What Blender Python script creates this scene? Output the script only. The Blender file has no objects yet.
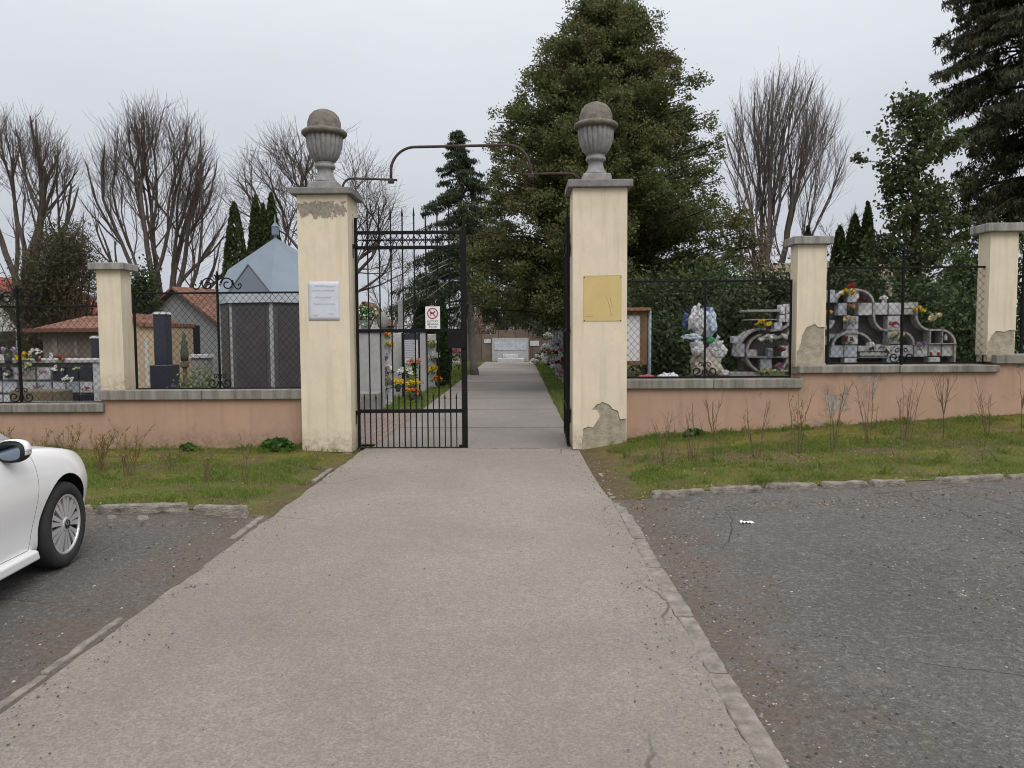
import bpy, bmesh, math, random
import numpy as np
from mathutils import Vector, Matrix, noise
R = math.radians
random.seed(7); rng = np.random.default_rng(11)
S = bpy.context.scene
COL = S.collection
PI = math.pi

# ------------------------------------------------------------------ camera
F, H = 770.0, 1.7
cam_d = bpy.data.cameras.new("camera"); cam = bpy.data.objects.new("camera", cam_d); COL.objects.link(cam)
cam_d.sensor_width = 36; cam_d.lens = F / 1024 * 36; cam_d.clip_end = 3000; cam_d.clip_start = .05
ROT = Matrix.Rotation(R(.67), 4, 'Z') @ Matrix.Rotation(R(90 - 3.64), 4, 'X') @ Matrix.Rotation(R(-.35), 4, 'Z')
cam.matrix_world = Matrix.Translation((0, 0, H)) @ ROT
S.camera = cam
def ray(px, py): return (ROT.to_3x3() @ Vector(((px - 512) / F, -(py - 384) / F, -1)))
def at(px, py, Y):
    """real-world point seen at photo position (px, py) at depth Y"""
    d = ray(px, py); return Vector((0, 0, H)) + d * (Y / d.y)
def ax(px, py, Y): return at(px, py, Y).x
def az(px, py, Y): return at(px, py, Y).z

# ------------------------------------------------------------------ mesh builder
class MB:
    def __init__(s): s.v = []; s.f = []; s.m = []; s.n = 0; s.mi = 0
    def add(s, vs, fs):
        vs = np.asarray(vs, float).reshape(-1, 3); s.v.append(vs)
        for f in fs: s.f.append([i + s.n for i in f]); s.m.append(s.mi)
        s.n += len(vs)
    def box(s, c, d, rz=0, rx=0, ry=0, taper=1.0):
        x, y, z = d[0] / 2, d[1] / 2, d[2] / 2
        M = Matrix.Rotation(rz, 3, 'Z') @ Matrix.Rotation(ry, 3, 'Y') @ Matrix.Rotation(rx, 3, 'X')
        vs = []
        for sz in (-1, 1):
            k = taper if sz > 0 else 1
            for sx, sy in ((-1, -1), (1, -1), (1, 1), (-1, 1)):
                vs.append(M @ Vector((sx * x * k, sy * y * k, sz * z)) + Vector(c))
        s.add([tuple(v) for v in vs], [(3, 2, 1, 0), (4, 5, 6, 7), (0, 1, 5, 4), (1, 2, 6, 5), (2, 3, 7, 6), (3, 0, 4, 7)])
        return s
    def bx(s, x0, x1, y0, y1, z0, z1):
        return s.box(((x0 + x1) / 2, (y0 + y1) / 2, (z0 + z1) / 2), (abs(x1 - x0), abs(y1 - y0), abs(z1 - z0)))
    def tube(s, pts, r, n=6, cap=True):
        pts = [Vector(p) for p in pts]
        rs = r if hasattr(r, '__len__') else [r] * len(pts)
        vs = []; prev = None
        for i, p in enumerate(pts):
            t = (pts[min(i + 1, len(pts) - 1)] - pts[max(i - 1, 0)])
            if t.length < 1e-9: t = Vector((0, 0, 1))
            t.normalize()
            if prev is None:
                a = Vector((1, 0, 0)) if abs(t.x) < .8 else Vector((0, 1, 0))
                u = t.cross(a).normalized()
            else:
                u = prev - t * prev.dot(t)
                u = u.normalized() if u.length > 1e-6 else t.orthogonal().normalized()
            prev = u; w = t.cross(u)
            for k in range(n):
                a = 2 * PI * k / n
                vs.append(tuple(p + (u * math.cos(a) + w * math.sin(a)) * rs[i]))
        fs = []
        for i in range(len(pts) - 1):
            for k in range(n):
                k2 = (k + 1) % n
                fs.append((i * n + k, i * n + k2, (i + 1) * n + k2, (i + 1) * n + k))
        if cap and n > 2:
            fs.append(tuple(range(n))[::-1]); o = (len(pts) - 1) * n; fs.append(tuple(o + k for k in range(n)))
        s.add(vs, fs); return s
    def lathe(s, prof, c=(0, 0, 0), n=24, axis='Z', flute=None):
        vs = []; fs = []
        for (r, z) in prof:
            for k in range(n):
                a = 2 * PI * k / n; rr = r
                if flute: rr = r * flute(a, z)
                p = (rr * math.cos(a), rr * math.sin(a), z)
                if axis == 'X': p = (p[2], p[0], p[1])
                if axis == 'Y': p = (p[0], p[2], p[1])
                vs.append((p[0] + c[0], p[1] + c[1], p[2] + c[2]))
        for i in range(len(prof) - 1):
            for k in range(n):
                k2 = (k + 1) % n; fs.append((i * n + k, i * n + k2, (i + 1) * n + k2, (i + 1) * n + k))
        fs.append(tuple(range(n))[::-1]); o = (len(prof) - 1) * n; fs.append(tuple(o + k for k in range(n)))
        s.add(vs, fs); return s
    def prism(s, poly, y0, y1):
        """polygon of (x, z) pushed along y from y0 to y1"""
        n = len(poly)
        vs = [(x, y0, z) for x, z in poly] + [(x, y1, z) for x, z in poly]
        s.add(vs, [tuple(range(n)), tuple(range(2 * n - 1, n - 1, -1))] + [(i, i + n, (i + 1) % n + n, (i + 1) % n) for i in range(n)])
        return s
    def strip(s, pts, y0, y1, t):
        """bent plate: (x, z) centre line, thickness t, from y0 to y1"""
        L = []; Rr = []
        for i, p in enumerate(pts):
            a = pts[max(i - 1, 0)]; b = pts[min(i + 1, len(pts) - 1)]
            d = Vector((b[0] - a[0], b[1] - a[1])); d.normalize(); nx, nz = -d.y * t / 2, d.x * t / 2
            L.append((p[0] + nx, p[1] + nz)); Rr.append((p[0] - nx, p[1] - nz))
        for i in range(len(pts) - 1):
            s.prism([L[i], L[i + 1], Rr[i + 1], Rr[i]], y0, y1)
        return s
    def quads(s, P):
        """P: (N,4,3)"""
        N = len(P); b = s.n
        s.v.append(P.reshape(-1, 3)); idx = (np.arange(N * 4) + b).reshape(N, 4)
        s.f.extend(idx.tolist()); s.m.extend([s.mi] * N); s.n += 4 * N
    def leaves(s, C, l, w, tdir=None, tj=1.0, droop=0):
        """leaf-sized lozenges at centres C, random orientation (biased to tdir)"""
        C = np.asarray(C, float); N = len(C)
        if N == 0: return s
        t = rng.normal(size=(N, 3)) * tj
        if tdir is not None: t = t + np.asarray(tdir, float)
        t /= np.linalg.norm(t, axis=1)[:, None] + 1e-9
        a = rng.normal(size=(N, 3)); b = np.cross(t, a); b /= np.linalg.norm(b, axis=1)[:, None] + 1e-9
        k = rng.uniform(.65, 1.3, N)[:, None]
        t = t * l / 2 * k; b = b * w / 2 * k
        s.quads(np.stack([C - t, C + b, C + t, C - b], 1)); return s
    def build(s, name, mat, parent=None, loc=None, smooth=False, bevel=0, seg=1):
        me = bpy.data.meshes.new(name)
        V = np.concatenate(s.v) if s.v else np.zeros((0, 3))
        if loc is not None: V = V - np.asarray(loc, float)
        me.vertices.add(len(V)); me.vertices.foreach_set('co', V.astype(np.float32).ravel())
        tot = np.fromiter((len(f) for f in s.f), int, len(s.f))
        flat = np.fromiter((i for f in s.f for i in f), int, int(tot.sum()))
        me.loops.add(len(flat)); me.loops.foreach_set('vertex_index', flat)
        me.polygons.add(len(tot)); st = np.concatenate([[0], np.cumsum(tot)[:-1]]) if len(tot) else []
        me.polygons.foreach_set('loop_start', st)
        for m in (mat if isinstance(mat, (list, tuple)) else [mat]): me.materials.append(m)
        if max(s.m, default=0): me.polygons.foreach_set('material_index', s.m)
        me.polygons.foreach_set('use_smooth', [bool(smooth)] * len(tot))
        me.update(calc_edges=True); me.validate()
        o = bpy.data.objects.new(name, me); COL.objects.link(o)
        if loc is not None: o.location = loc
        if parent: o.parent = parent
        if bevel:
            b = o.modifiers.new('bevel', 'BEVEL'); b.width = bevel; b.segments = seg; b.limit_method = 'ANGLE'; b.angle_limit = R(40)
        return o
def thing(name, label, cat, loc=(0, 0, 0), rz=0, group=None):
    o = bpy.data.objects.new(name, None); COL.objects.link(o); o.location = loc; o.rotation_euler = (0, 0, rz)
    o.empty_display_size = .2; return tag(o, label, cat, group)
def tag(o, label, cat, group=None):
    o['label'] = label; o['category'] = cat
    if group: o['group'] = group
    return o
def kind(o, k): o['kind'] = k; return o
def dup(root, loc, rz, label, group=None):
    r = root.copy(); COL.objects.link(r); r.location = loc; r.rotation_euler = (0, 0, rz); r['label'] = label
    if group: r['group'] = group
    for ch in list(root.children):
        c = ch.copy(); COL.objects.link(c); c.parent = r
        for g in list(ch.children):
            d = g.copy(); COL.objects.link(d); d.parent = c
    return r
def text(name, s, size, mat, loc, parent=None, rot=(PI / 2, 0, 0), ex=.0005):
    cu = bpy.data.curves.new(name, 'FONT'); cu.body = s; cu.size = size; cu.align_x = 'CENTER'; cu.align_y = 'CENTER'; cu.extrude = ex
    cu.materials.append(mat); o = bpy.data.objects.new(name, cu); COL.objects.link(o); bpy.context.view_layer.update()
    me = bpy.data.meshes.new_from_object(o.evaluated_get(bpy.context.evaluated_depsgraph_get())); bpy.data.objects.remove(o); bpy.data.curves.remove(cu)
    o = bpy.data.objects.new(name, me); COL.objects.link(o); o.location = loc; o.rotation_euler = rot
    if parent: o.parent = parent
    return o
def smoothstep(t): t = min(1, max(0, t)); return t * t * (3 - 2 * t)

# ------------------------------------------------------------------ materials
class NT:
    def __init__(s, name):
        s.mat = bpy.data.materials.new(name); s.mat.use_nodes = True; s.t = s.mat.node_tree
        s.b = s.t.nodes['Principled BSDF']; s.tc = s.t.nodes.new('ShaderNodeTexCoord').outputs['Object']
    def n(s, t, **kw):
        x = s.t.nodes.new(t)
        for k, v in kw.items(): setattr(x, k, v)
        return x
    def l(s, a, b): s.t.links.new(a, b)
    def noise(s, scale, detail=4, rough=.6, dist=0, vec=None):
        x = s.n('ShaderNodeTexNoise'); x.inputs['Scale'].default_value = scale; x.inputs['Detail'].default_value = detail
        x.inputs['Roughness'].default_value = rough; x.inputs['Distortion'].default_value = dist
        s.l(vec if vec is not None else s.tc, x.inputs['Vector']); return x.outputs['Fac']
    def vor(s, scale, feat='F1', out='Distance', vec=None, rand=1):
        x = s.n('ShaderNodeTexVoronoi', feature=feat); x.inputs['Scale'].default_value = scale; x.inputs['Randomness'].default_value = rand
        s.l(vec if vec is not None else s.tc, x.inputs['Vector']); return x.outputs[out]
    def ramp(s, fac, lo, hi):
        x = s.n('ShaderNodeMapRange'); x.inputs[1].default_value = lo; x.inputs[2].default_value = hi; s.l(fac, x.inputs[0]); return x.outputs[0]
    def mul(s, a, b, op='MULTIPLY'):
        x = s.n('ShaderNodeMath', operation=op)
        for i, q in enumerate((a, b)):
            if isinstance(q, (int, float)): x.inputs[i].default_value = q
            else: s.l(q, x.inputs[i])
        return x.outputs[0]
    def mix(s, fac, a, b, blend='MIX'):
        x = s.n('ShaderNodeMix', data_type='RGBA', blend_type=blend)
        if isinstance(fac, (int, float)): x.inputs[0].default_value = fac
        else: s.l(fac, x.inputs[0])
        for i, q in ((6, a), (7, b)):
            if isinstance(q, tuple): x.inputs[i].default_value = (*q, 1)
            else: s.l(q, x.inputs[i])
        return x.outputs[2]
    def xyz(s):
        x = s.n('ShaderNodeSeparateXYZ'); s.l(s.tc, x.inputs[0]); return x.outputs
    def island(s): return s.n('ShaderNodeNewGeometry').outputs['Random Per Island']
    def done(s, col, rough=.8, bump=None, bs=.3, bd=.01, spec=.3, metal=0):
        if isinstance(col, tuple): s.b.inputs['Base Color'].default_value = (*col, 1)
        else: s.l(col, s.b.inputs['Base Color'])
        if isinstance(rough, (int, float)): s.b.inputs['Roughness'].default_value = rough
        else: s.l(rough, s.b.inputs['Roughness'])
        s.b.inputs['Specular IOR Level'].default_value = spec; s.b.inputs['Metallic'].default_value = metal
        if bump is not None:
            x = s.n('ShaderNodeBump'); x.inputs['Strength'].default_value = bs; x.inputs['Distance'].default_value = bd
            s.l(bump, x.inputs['Height']); s.l(x.outputs[0], s.b.inputs['Normal'])
        return s.mat
def sc(c, k): return tuple(min(1, q * k) for q in c)
def flat(name, c, rough=.7, var=.25, scale=6, bump=.0, spec=.3, metal=0, bs=.3):
    """two-tone noisy surface"""
    t = NT(name); f = t.ramp(t.noise(scale, 6, .65), .3, .7)
    return t.done(t.mix(f, sc(c, 1 - var), sc(c, 1 + var)), rough, t.noise(scale * 6, 4) if bump else None, bs, bump, spec, metal)
def leafmat(name, a, b, c=None, trans=.25, scale=.6):
    """foliage: two or three leaf colours, varied leaf by leaf and branch by branch"""
    t = NT(name); i = t.island(); f = t.ramp(t.noise(scale, 3), .35, .65)
    col = t.mix(i, a, b)
    if c: col = t.mix(t.mul(f, t.ramp(i, .2, .9)), col, c)
    m = t.done(col, .6, spec=.25)
    if trans:
        tr = t.n('ShaderNodeBsdfTranslucent'); t.l(col, tr.inputs[0]); ms = t.n('ShaderNodeMixShader'); ms.inputs[0].default_value = trans
        t.l(t.b.outputs[0], ms.inputs[1]); t.l(tr.outputs[0], ms.inputs[2])
        t.l(ms.outputs[0], t.t.nodes['Material Output'].inputs['Surface'])
    return m

def wv0(t, v):
    mp = t.n('ShaderNodeMapping'); mp.inputs['Location'].default_value = (13, 7, 3); t.l(v, mp.inputs[0]); return mp.outputs[0]
def asphalt(name, base, dark, dirt, dirt_lo, speck, seed=0, crack=.35, edge=None, cw=.0025):
    t = NT(name)
    mp = t.n('ShaderNodeMapping'); mp.inputs['Location'].default_value = (seed, seed * 2, 0); t.l(t.tc, mp.inputs[0]); v = mp.outputs[0]
    big = t.ramp(t.noise(.55, 5, .6, .6, v), .35, .68)
    col = t.mix(big, base, dark)
    grain = t.ramp(t.noise(75, 4, .8, 0, v), .42, .62)
    col = t.mix(t.mul(grain, speck), col, sc(base, .35))
    st = t.ramp(t.vor(46, 'F1', 'Distance', v), .3, .12); pick = t.ramp(t.noise(31, 1, .5, 0, v), .5, .56)
    col = t.mix(t.mul(t.mul(st, pick), .6 if edge else .32), col, sc(base, 2.0 if edge else 1.7))
    crs = t.ramp(t.noise(34, 4, .75, 0, v), .4, .62); col = t.mix(t.mul(crs, speck * .55), col, sc(base, .45))
    mid = t.ramp(t.noise(9, 5, .7, 0, v), .42, .72); col = t.mix(t.mul(mid, .45), col, sc(dark, .72))
    if dirt:
        d = t.ramp(t.noise(.42, 7, .68, .9, v), dirt_lo, dirt_lo + .14); col = t.mix(t.mul(d, .8), col, dirt)
    if edge: # coarse worn chippings
        g1 = t.ramp(t.noise(23, 6, .85, .3, v), .52, .62); col = t.mix(t.mul(g1, .55), col, sc(base, 1.45))
        g2 = t.ramp(t.noise(27, 6, .85, .3, wv0(t, v)), .53, .63); col = t.mix(t.mul(g2, .7), col, sc(dark, .42))
    if edge: # earth washed up below the kerb and along the drive edging
        x, y, z = t.xyz()[:3]; wob_ = t.mul(t.mul(t.noise(1.7, 6, .65), .5, 'SUBTRACT'), 2.2)
        e1 = t.ramp(t.mul(y, wob_, 'ADD'), edge[0] - .6, edge[0] + .2)
        e2 = t.ramp(t.mul(t.mul(x, edge[1]), wob_, 'ADD'), edge[2] + .45, edge[2])
        ee = t.mul(t.mul(e1, e2, 'MAXIMUM'), t.ramp(t.noise(11, 6, .7), .3, .6)); dcol = t.mix(t.ramp(t.noise(26, 5, .7), .35, .65), sc(dirt, .7), sc(dirt, 1.25))
        col = t.mix(t.mul(ee, .85), col, dcol)
        wv = t.n('ShaderNodeMixRGB'); wv.blend_type = 'ADD'; wv.inputs[0].default_value = .12; nv = t.n('ShaderNodeTexNoise'); nv.inputs['Scale'].default_value = 9; nv.inputs['Detail'].default_value = 5
        t.l(v, nv.inputs['Vector']); t.l(v, wv.inputs[1]); t.l(nv.outputs['Color'], wv.inputs[2])
        al = t.ramp(t.vor(7.5, 'DISTANCE_TO_EDGE', 'Distance', wv.outputs[0]), .05, .01); al = t.mul(t.mul(al, t.ramp(t.noise(.9, 5, .6), .5, .66)), t.ramp(t.noise(6, 5, .7), .42, .58)); col = t.mix(t.mul(al, .55), col, sc(dark, .4))
        l1 = t.ramp(t.noise(.8, 6, .7, 1.2), .6, .72); col = t.mix(t.mul(l1, .45), col, (.2, .18, .165))
    # cracks
    wob = t.n('ShaderNodeMixRGB'); wob.blend_type = 'ADD'; wob.inputs[0].default_value = .22
    nz = t.n('ShaderNodeTexNoise'); nz.inputs['Scale'].default_value = 2.2; nz.inputs['Detail'].default_value = 6; t.l(v, nz.inputs['Vector'])
    t.l(v, wob.inputs[1]); t.l(nz.outputs['Color'], wob.inputs[2])
    ce = t.vor(crack, 'DISTANCE_TO_EDGE', 'Distance', wob.outputs[0]); cr = t.ramp(ce, cw, cw * .2)
    cr = t.mul(cr, t.ramp(t.noise(.5, 2, .5, 0, v), .5, .58)); col = t.mix(t.mul(cr, .75), col, sc(dark, .35))
    h = t.mul(t.noise(120, 3, .7, 0, v), t.mul(t.noise(12, 4, .6, 0, v), .8), 'ADD')
    h = t.mul(h, t.mul(cr, -1.0), 'ADD')
    return t.done(col, .9, h, .8, .02, .25)

M_road = asphalt('pale asphalt', (.42, .374, .324), (.315, .28, .242), None, 0, .62, 3, .22)
LOTC = ((.215, .203, .19), (.125, .118, .111), (.15, .115, .087))
M_lotr = asphalt('dark worn asphalt', *LOTC, .6, .9, 9, .5, (8.35, 1, 1.15))
M_lotl = asphalt('dark worn asphalt by the car', *LOTC, .6, .9, 4, .5, (7.2, -1, 2.5))
M_path = asphalt('grey path asphalt', (.34, .312, .288), (.27, .248, .23), (.2, .18, .16), .62, .5, 17, .5)
M_kerb = flat('weathered kerb concrete', (.235, .21, .178), .95, .5, 9, .03, bs=.9)
M_kerbf = flat('flush edging concrete', (.225, .2, .175), .95, .4, 11, .02, bs=.7)
def soil():
    t = NT('verge soil and moss'); x, y, z = t.xyz()[:3]
    green = t.mix(t.ramp(t.noise(1.6, 5), .35, .65), (.085, .105, .022), (.15, .15, .036))
    dirt = t.mix(t.ramp(t.noise(14, 5), .3, .7), (.085, .06, .04), (.17, .125, .085))
    moss = t.mix(t.ramp(t.noise(5, 5), .35, .65), (.125, .12, .024), (.20, .17, .045))
    green = t.mix(t.ramp(t.mul(y, t.mul(t.noise(1.8, 5), 1.6), 'SUBTRACT'), 8.5, 9.2), green, moss)
    f = t.ramp(t.noise(2.3, 8, .7, .4), .47, .64)
    col = t.mix(f, green, dirt)
    # bare earth beside the drive and round the planting row
    e1 = t.ramp(t.mul(x, t.mul(t.noise(3, 5), 1.3), 'SUBTRACT'), .72, .2)          # right of the drive
    e2 = t.ramp(t.mul(t.mul(x, -1), t.mul(t.noise(3, 5), 1.3), 'SUBTRACT'), 2.05, 1.6)
    side = t.ramp(x, -.8, -.7); e = t.mix(side, e2, e1)
    row = t.mul(t.mul(t.mul(y, t.mul(t.noise(2.4, 5), 1.1), 'SUBTRACT'), 9.33, 'SUBTRACT'), 0, 'ADD')
    ab = t.n('ShaderNodeMath', operation='ABSOLUTE'); t.l(row, ab.inputs[0]); rw = t.mul(t.ramp(ab.outputs[0], .3, .06), .85)
    col = t.mix(t.mul(e, rw, 'MAXIMUM'), col, dirt)
    gr = t.ramp(t.noise(60, 4, .7), .35, .7); col = t.mix(t.mul(gr, .5), col, (.03, .028, .012))
    return t.done(col, .95, t.noise(40, 5), .8, .03, .1)
M_soil = soil()
M_lawn = flat('cemetery lawn soil', (.085, .1, .028), .95, .45, 2.2, .03, .1)
M_ground = flat('open ground', (.09, .09, .045), .95, .4, .05, 0, .1)
def plaster(name, c, stain, peel, boxes=(), scale=3.2, lo=.66):
    """painted render with dirt and flaked patches; boxes = (x0,x1,z0,z1,amount) in object space where it has flaked more"""
    t = NT(name); x, y, z = t.xyz()[:3]
    col = t.mix(t.ramp(t.noise(2.1, 6, .6), .35, .68), sc(c, .93), sc(c, 1.05))
    n = t.noise(scale, 9, .62, .35)
    for (x0, x1, z0, z1, am) in boxes:
        fe = .06
        bx = t.mul(t.mul(t.ramp(x, x0 - fe, x0 + fe), t.ramp(x, x1 + fe, x1 - fe)), t.mul(t.ramp(z, z0 - fe, z0 + fe), t.ramp(z, z1 + fe, z1 - fe)))
        n = t.mul(n, t.mul(bx, am), 'ADD')
    st = t.ramp(n, lo - .07, lo); col = t.mix(t.mul(st, .35), col, stain)
    pk = t.ramp(n, lo + .012, lo + .025); pc = t.mix(t.ramp(t.noise(22, 5), .35, .65), sc(peel, .75), sc(peel, 1.2)); col = t.mix(pk, col, pc)
    # rain streaks
    mp = t.n('ShaderNodeMapping'); mp.inputs['Scale'].default_value = (9, 9, .8); t.l(t.tc, mp.inputs[0])
    col = t.mix(t.mul(t.ramp(t.noise(1, 5, .6, 0, mp.outputs[0]), .5, .78), .38), col, stain)
    col = t.mix(t.mul(t.ramp(t.noise(13, 6, .75), .58, .74), .3), col, stain)
    sp = t.mul(t.ramp(t.mul(z, t.mul(t.noise(4, 7, .7), .7), 'SUBTRACT'), .0, -.28), t.ramp(t.noise(17, 5, .7), .3, .6)); col = t.mix(t.mul(sp, .7), col, sc(stain, .8))
    h = t.mul(t.mul(t.noise(55, 4), .25), t.mul(pk, -1.2), 'ADD')
    return t.done(col, .9, h, .6, .012, .2)
CREAM = (.70, .608, .465); SALMON = (.43, .285, .205); MORT = (.37, .325, .25)
M_cream = plaster('cream render', CREAM, (.36, .3, .2), MORT, (), 3, .74)
M_salmon = plaster('salmon render', SALMON, (.22, .155, .115), (.33, .29, .25), (), 2.6, .70)
M_salmonr = plaster('cracked salmon render', SALMON, (.22, .155, .115), (.33, .29, .25), ((-3.35, -2.45,   .5, 1.12, .115), (-3.9, -3.1, .3, .55, .13), (-1.2, .5, 1.12, 1.3, .1)), 3.4, .69)
M_mortar = flat('exposed mortar', (.36, .315, .235), .95, .3, 9, .02, bs=.7)
M_stone = flat('urn stone', (.25, .243, .236), .95, .3, 9, .015, bs=.6)
M_cap = flat('dark cap stone', (.2, .19, .185), .9, .35, 6, .01, bs=.5)
def streaky(name, c):
    t = NT(name); mp = t.n('ShaderNodeMapping'); mp.inputs['Scale'].default_value = (7, 7, .7); t.l(t.tc, mp.inputs[0])
    col = t.mix(t.ramp(t.noise(1, 6, .7, 0, mp.outputs[0]), .35, .7), sc(c, 1.2), sc(c, .45))
    return t.done(col, .95, t.noise(40, 5), .5, .015, .2)
M_cope = streaky('coping concrete', (.25, .235, .205))
M_capc = streaky('pillar cap concrete', (.34, .33, .30))
M_iron = flat('black iron', (.011, .011, .012), .6, .3, 14, spec=.12)
M_rust = flat('brown rusty pipe', (.06, .042, .034), .7, .4, 14)
M_wire = flat('fence wire', (.018, .017, .016), .8, .3, 10)
M_white = flat('white enamel', (.72, .72, .72), .5, .05, 4)
M_red = flat('sign red', (.45, .06, .07), .5, .1, 6)
M_black = flat('black print', (.03, .03, .035), .6, .1, 6)
M_paper = flat('bluish paper', (.58, .6, .66), .8, .08, 5)
M_ink = flat('faded ink', (.33, .35, .42), .8, .3, 9)
M_mustard = flat('mustard sheet', (.58, .45, .2), .9, .07, 4)
M_mustd = flat('mustard crease', (.34, .26, .1), .7, .2, 9)
M_zinc = flat('blue grey sheet roof', (.18, .22, .27), .5, .08, 2, spec=.25)
M_zincl = flat('pale sheet trim', (.42, .46, .5), .5, .06, 2, spec=.5)
M_slate = flat('dark panel', (.085, .087, .095), .5, .15, 3)
M_granite = flat('polished dark granite', (.03, .034, .048), .25, .3, 30, spec=.5)
M_marble = flat('white marble tile', (.47, .47, .485), .45, .28, 8)
M_greystone = flat('grey terrazzo', (.36, .36, .35), .75, .18, 12)
M_conc = flat('niche concrete', (.23, .225, .215), .9, .3, 5, .01)
M_dkconc = flat('niche back', (.075, .07, .068), .95, .3, 5)
M_brownbox = flat('brown stone box', (.14, .115, .08), .9, .25, 5)
def tiles(name, a, b, sx, sz):
    t = NT(name); w = t.n('ShaderNodeTexBrick'); w.inputs['Scale'].default_value = 1; w.inputs['Mortar Size'].default_value = .02
    w.inputs['Brick Width'].default_value = sx; w.inputs['Row Height'].default_value = sz; t.l(t.tc, w.inputs[0])
    w.inputs['Color1'].default_value = (*a, 1); w.inputs['Color2'].default_value = (*b, 1); w.inputs['Mortar'].default_value = (*sc(a, .35), 1)
    col = t.mix(t.mul(t.ramp(t.noise(3, 5), .4, .7), .5), w.outputs[0], sc(a, .55))
    return t.done(col, .85, w.outputs['Fac'], -.6, .03)
M_tileo = tiles('orange roof tiles', (.26, .135, .092), (.2, .1, .07), .25, .3)
M_tileb = tiles('brown roof tiles', (.30, .14, .09), (.2, .09, .06), .25, .3)
M_tiler = tiles('red roof tiles', (.33, .07, .06), (.25, .05, .05), .25, .3)
M_tilet = tiles('buff roof tiles', (.34, .27, .2), (.26, .2, .15), .25, .3)
M_housew = flat('white house wall', (.55, .54, .52), .9, .08, 2)
M_houseg = flat('grey house wall', (.3, .305, .315), .9, .12, 2)
M_houseb = flat('beige house wall', (.46, .35, .24), .9, .12, 2)
M_shed = flat('brown shed wall', (.17, .135, .12), .9, .3, 1.2)
M_dark = flat('dark opening', (.02, .02, .022), .5, .1, 3)
M_glass = flat('window glass', (.03, .035, .04), .1, .1, 3, spec=.6)
M_wood = flat('brown wood', (.19, .11, .055), .7, .3, 9)
M_bark = flat('grey brown bark', (.1, .083, .072), .95, .35, 7, .02, .1)
M_barkd = flat('dark bark', (.045, .036, .031), .95, .35, 7, .02, .1)
M_barkl = flat('pale grey bark', (.2, .185, .17), .95, .3, 7, .02, .1)
M_twig = flat('tan sapling stem', (.15, .11, .065), .9, .3, 20, 0, .1)
M_bluepost = flat('blue grey post', (.26, .32, .37), .6, .15, 8)
M_bag = flat('white plastic bag', (.54, .54, .56), .4, .14, 5, .02, .5)
M_bagb = flat('bluish plastic', (.42, .5, .58), .35, .2, 6, .02, .5)
M_bagn = flat('blue plastic', (.05, .08, .24), .35, .2, 6, .02, .5)
M_gplastic = flat('green plastic', (.05, .3, .12), .4, .2, 6)
M_beigebag = flat('beige sack', (.4, .37, .31), .7, .2, 6, .02)
L_thuja = leafmat('big cedar leaves', (.07, .094, .03), (.13, .155, .05), (.155, .12, .055), .35)
L_spruce = leafmat('spruce needles', (.03, .044, .023), (.055, .074, .036), None, .15)
L_sprucer = leafmat('dark spruce needles', (.028, .036, .019), (.058, .066, .032), (.075, .066, .03), .2)
L_col = leafmat('columnar thuja leaves', (.026, .042, .011), (.048, .066, .018), None, .2)
L_ivy = leafmat('ivy leaves', (.04, .06, .024), (.085, .11, .044), (.13, .14, .05), .3)
L_laurel = leafmat('glossy shrub leaves', (.032, .058, .02), (.075, .11, .038), None, .2)
L_hedge = leafmat('dark hedge leaves', (.026, .042, .015), (.058, .08, .028), None, .2)
L_varieg = leafmat('variegated leaves', (.07, .11, .035), (.26, .3, .15), None, .2)
L_weed = leafmat('fresh weed leaves', (.04, .1, .018), (.075, .155, .03), None, .3)
L_bud = leafmat('yellowish buds', (.2, .15, .04), (.3, .22, .07), None, .3)
L_brown = leafmat('dry brown twigs', (.06, .05, .028), (.1, .082, .045), (.045, .055, .025), .15)
L_redbr = leafmat('reddish brown twigs', (.15, .1, .075), (.21, .145, .11), None, .15)
L_far = leafmat('far bare wood', (.13, .11, .095), (.17, .15, .125), None, .15)
L_grass = leafmat('grass blades', (.08, .16, .022), (.165, .22, .042), (.25, .22, .075), .35, 1.2)
L_litter = leafmat('dead leaf bits', (.14, .09, .05), (.3, .22, .14), None, 0)
def wl(o):
    v = Vector((0, 0, 0))
    while o: v = v + o.location; o = o.parent
    return v
def P(mb, name, mat, root, **kw):
    """part of root built from world coordinates"""
    w = wl(root); o = mb.build(name, mat, root, loc=w, **kw); o.location = (0, 0, 0); return o

# ------------------------------------------------------------------ sky and sun
W = bpy.data.worlds.new("World"); S.world = W; W.use_nodes = True
nt = W.node_tree; bg = nt.nodes['Background']
SUN_EL, SUN_AZ = 46, 155       # azimuth clockwise from +Y
sky = nt.nodes.new('ShaderNodeTexSky'); sky.sky_type = 'NISHITA'; sky.sun_disc = False
sky.sun_elevation = R(SUN_EL); sky.sun_rotation = R(SUN_AZ); sky.dust_density = 4; sky.air_density = 1.2
tc = nt.nodes.new('ShaderNodeTexCoord'); sep = nt.nodes.new('ShaderNodeSeparateXYZ'); nt.links.new(tc.outputs['Generated'], sep.inputs[0])
mr = nt.nodes.new('ShaderNodeMapRange'); mr.inputs[1].default_value = 0; mr.inputs[2].default_value = 1
mr.inputs[3].default_value = 6.15; mr.inputs[4].default_value = 20; pw = nt.nodes.new('ShaderNodeMath'); pw.operation = 'POWER'; pw.inputs[1].default_value = 1.7; pw.use_clamp = True
nt.links.new(sep.outputs[2], pw.inputs[0]); nt.links.new(pw.outputs[0], mr.inputs[0])
cn = nt.nodes.new('ShaderNodeTexNoise'); cn.inputs['Scale'].default_value = 2.2; cn.inputs['Detail'].default_value = 5
mpw = nt.nodes.new('ShaderNodeMapping'); mpw.inputs['Scale'].default_value = (1, 1, 3); nt.links.new(tc.outputs['Generated'], mpw.inputs[0]); nt.links.new(mpw.outputs[0], cn.inputs['Vector'])
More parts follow.
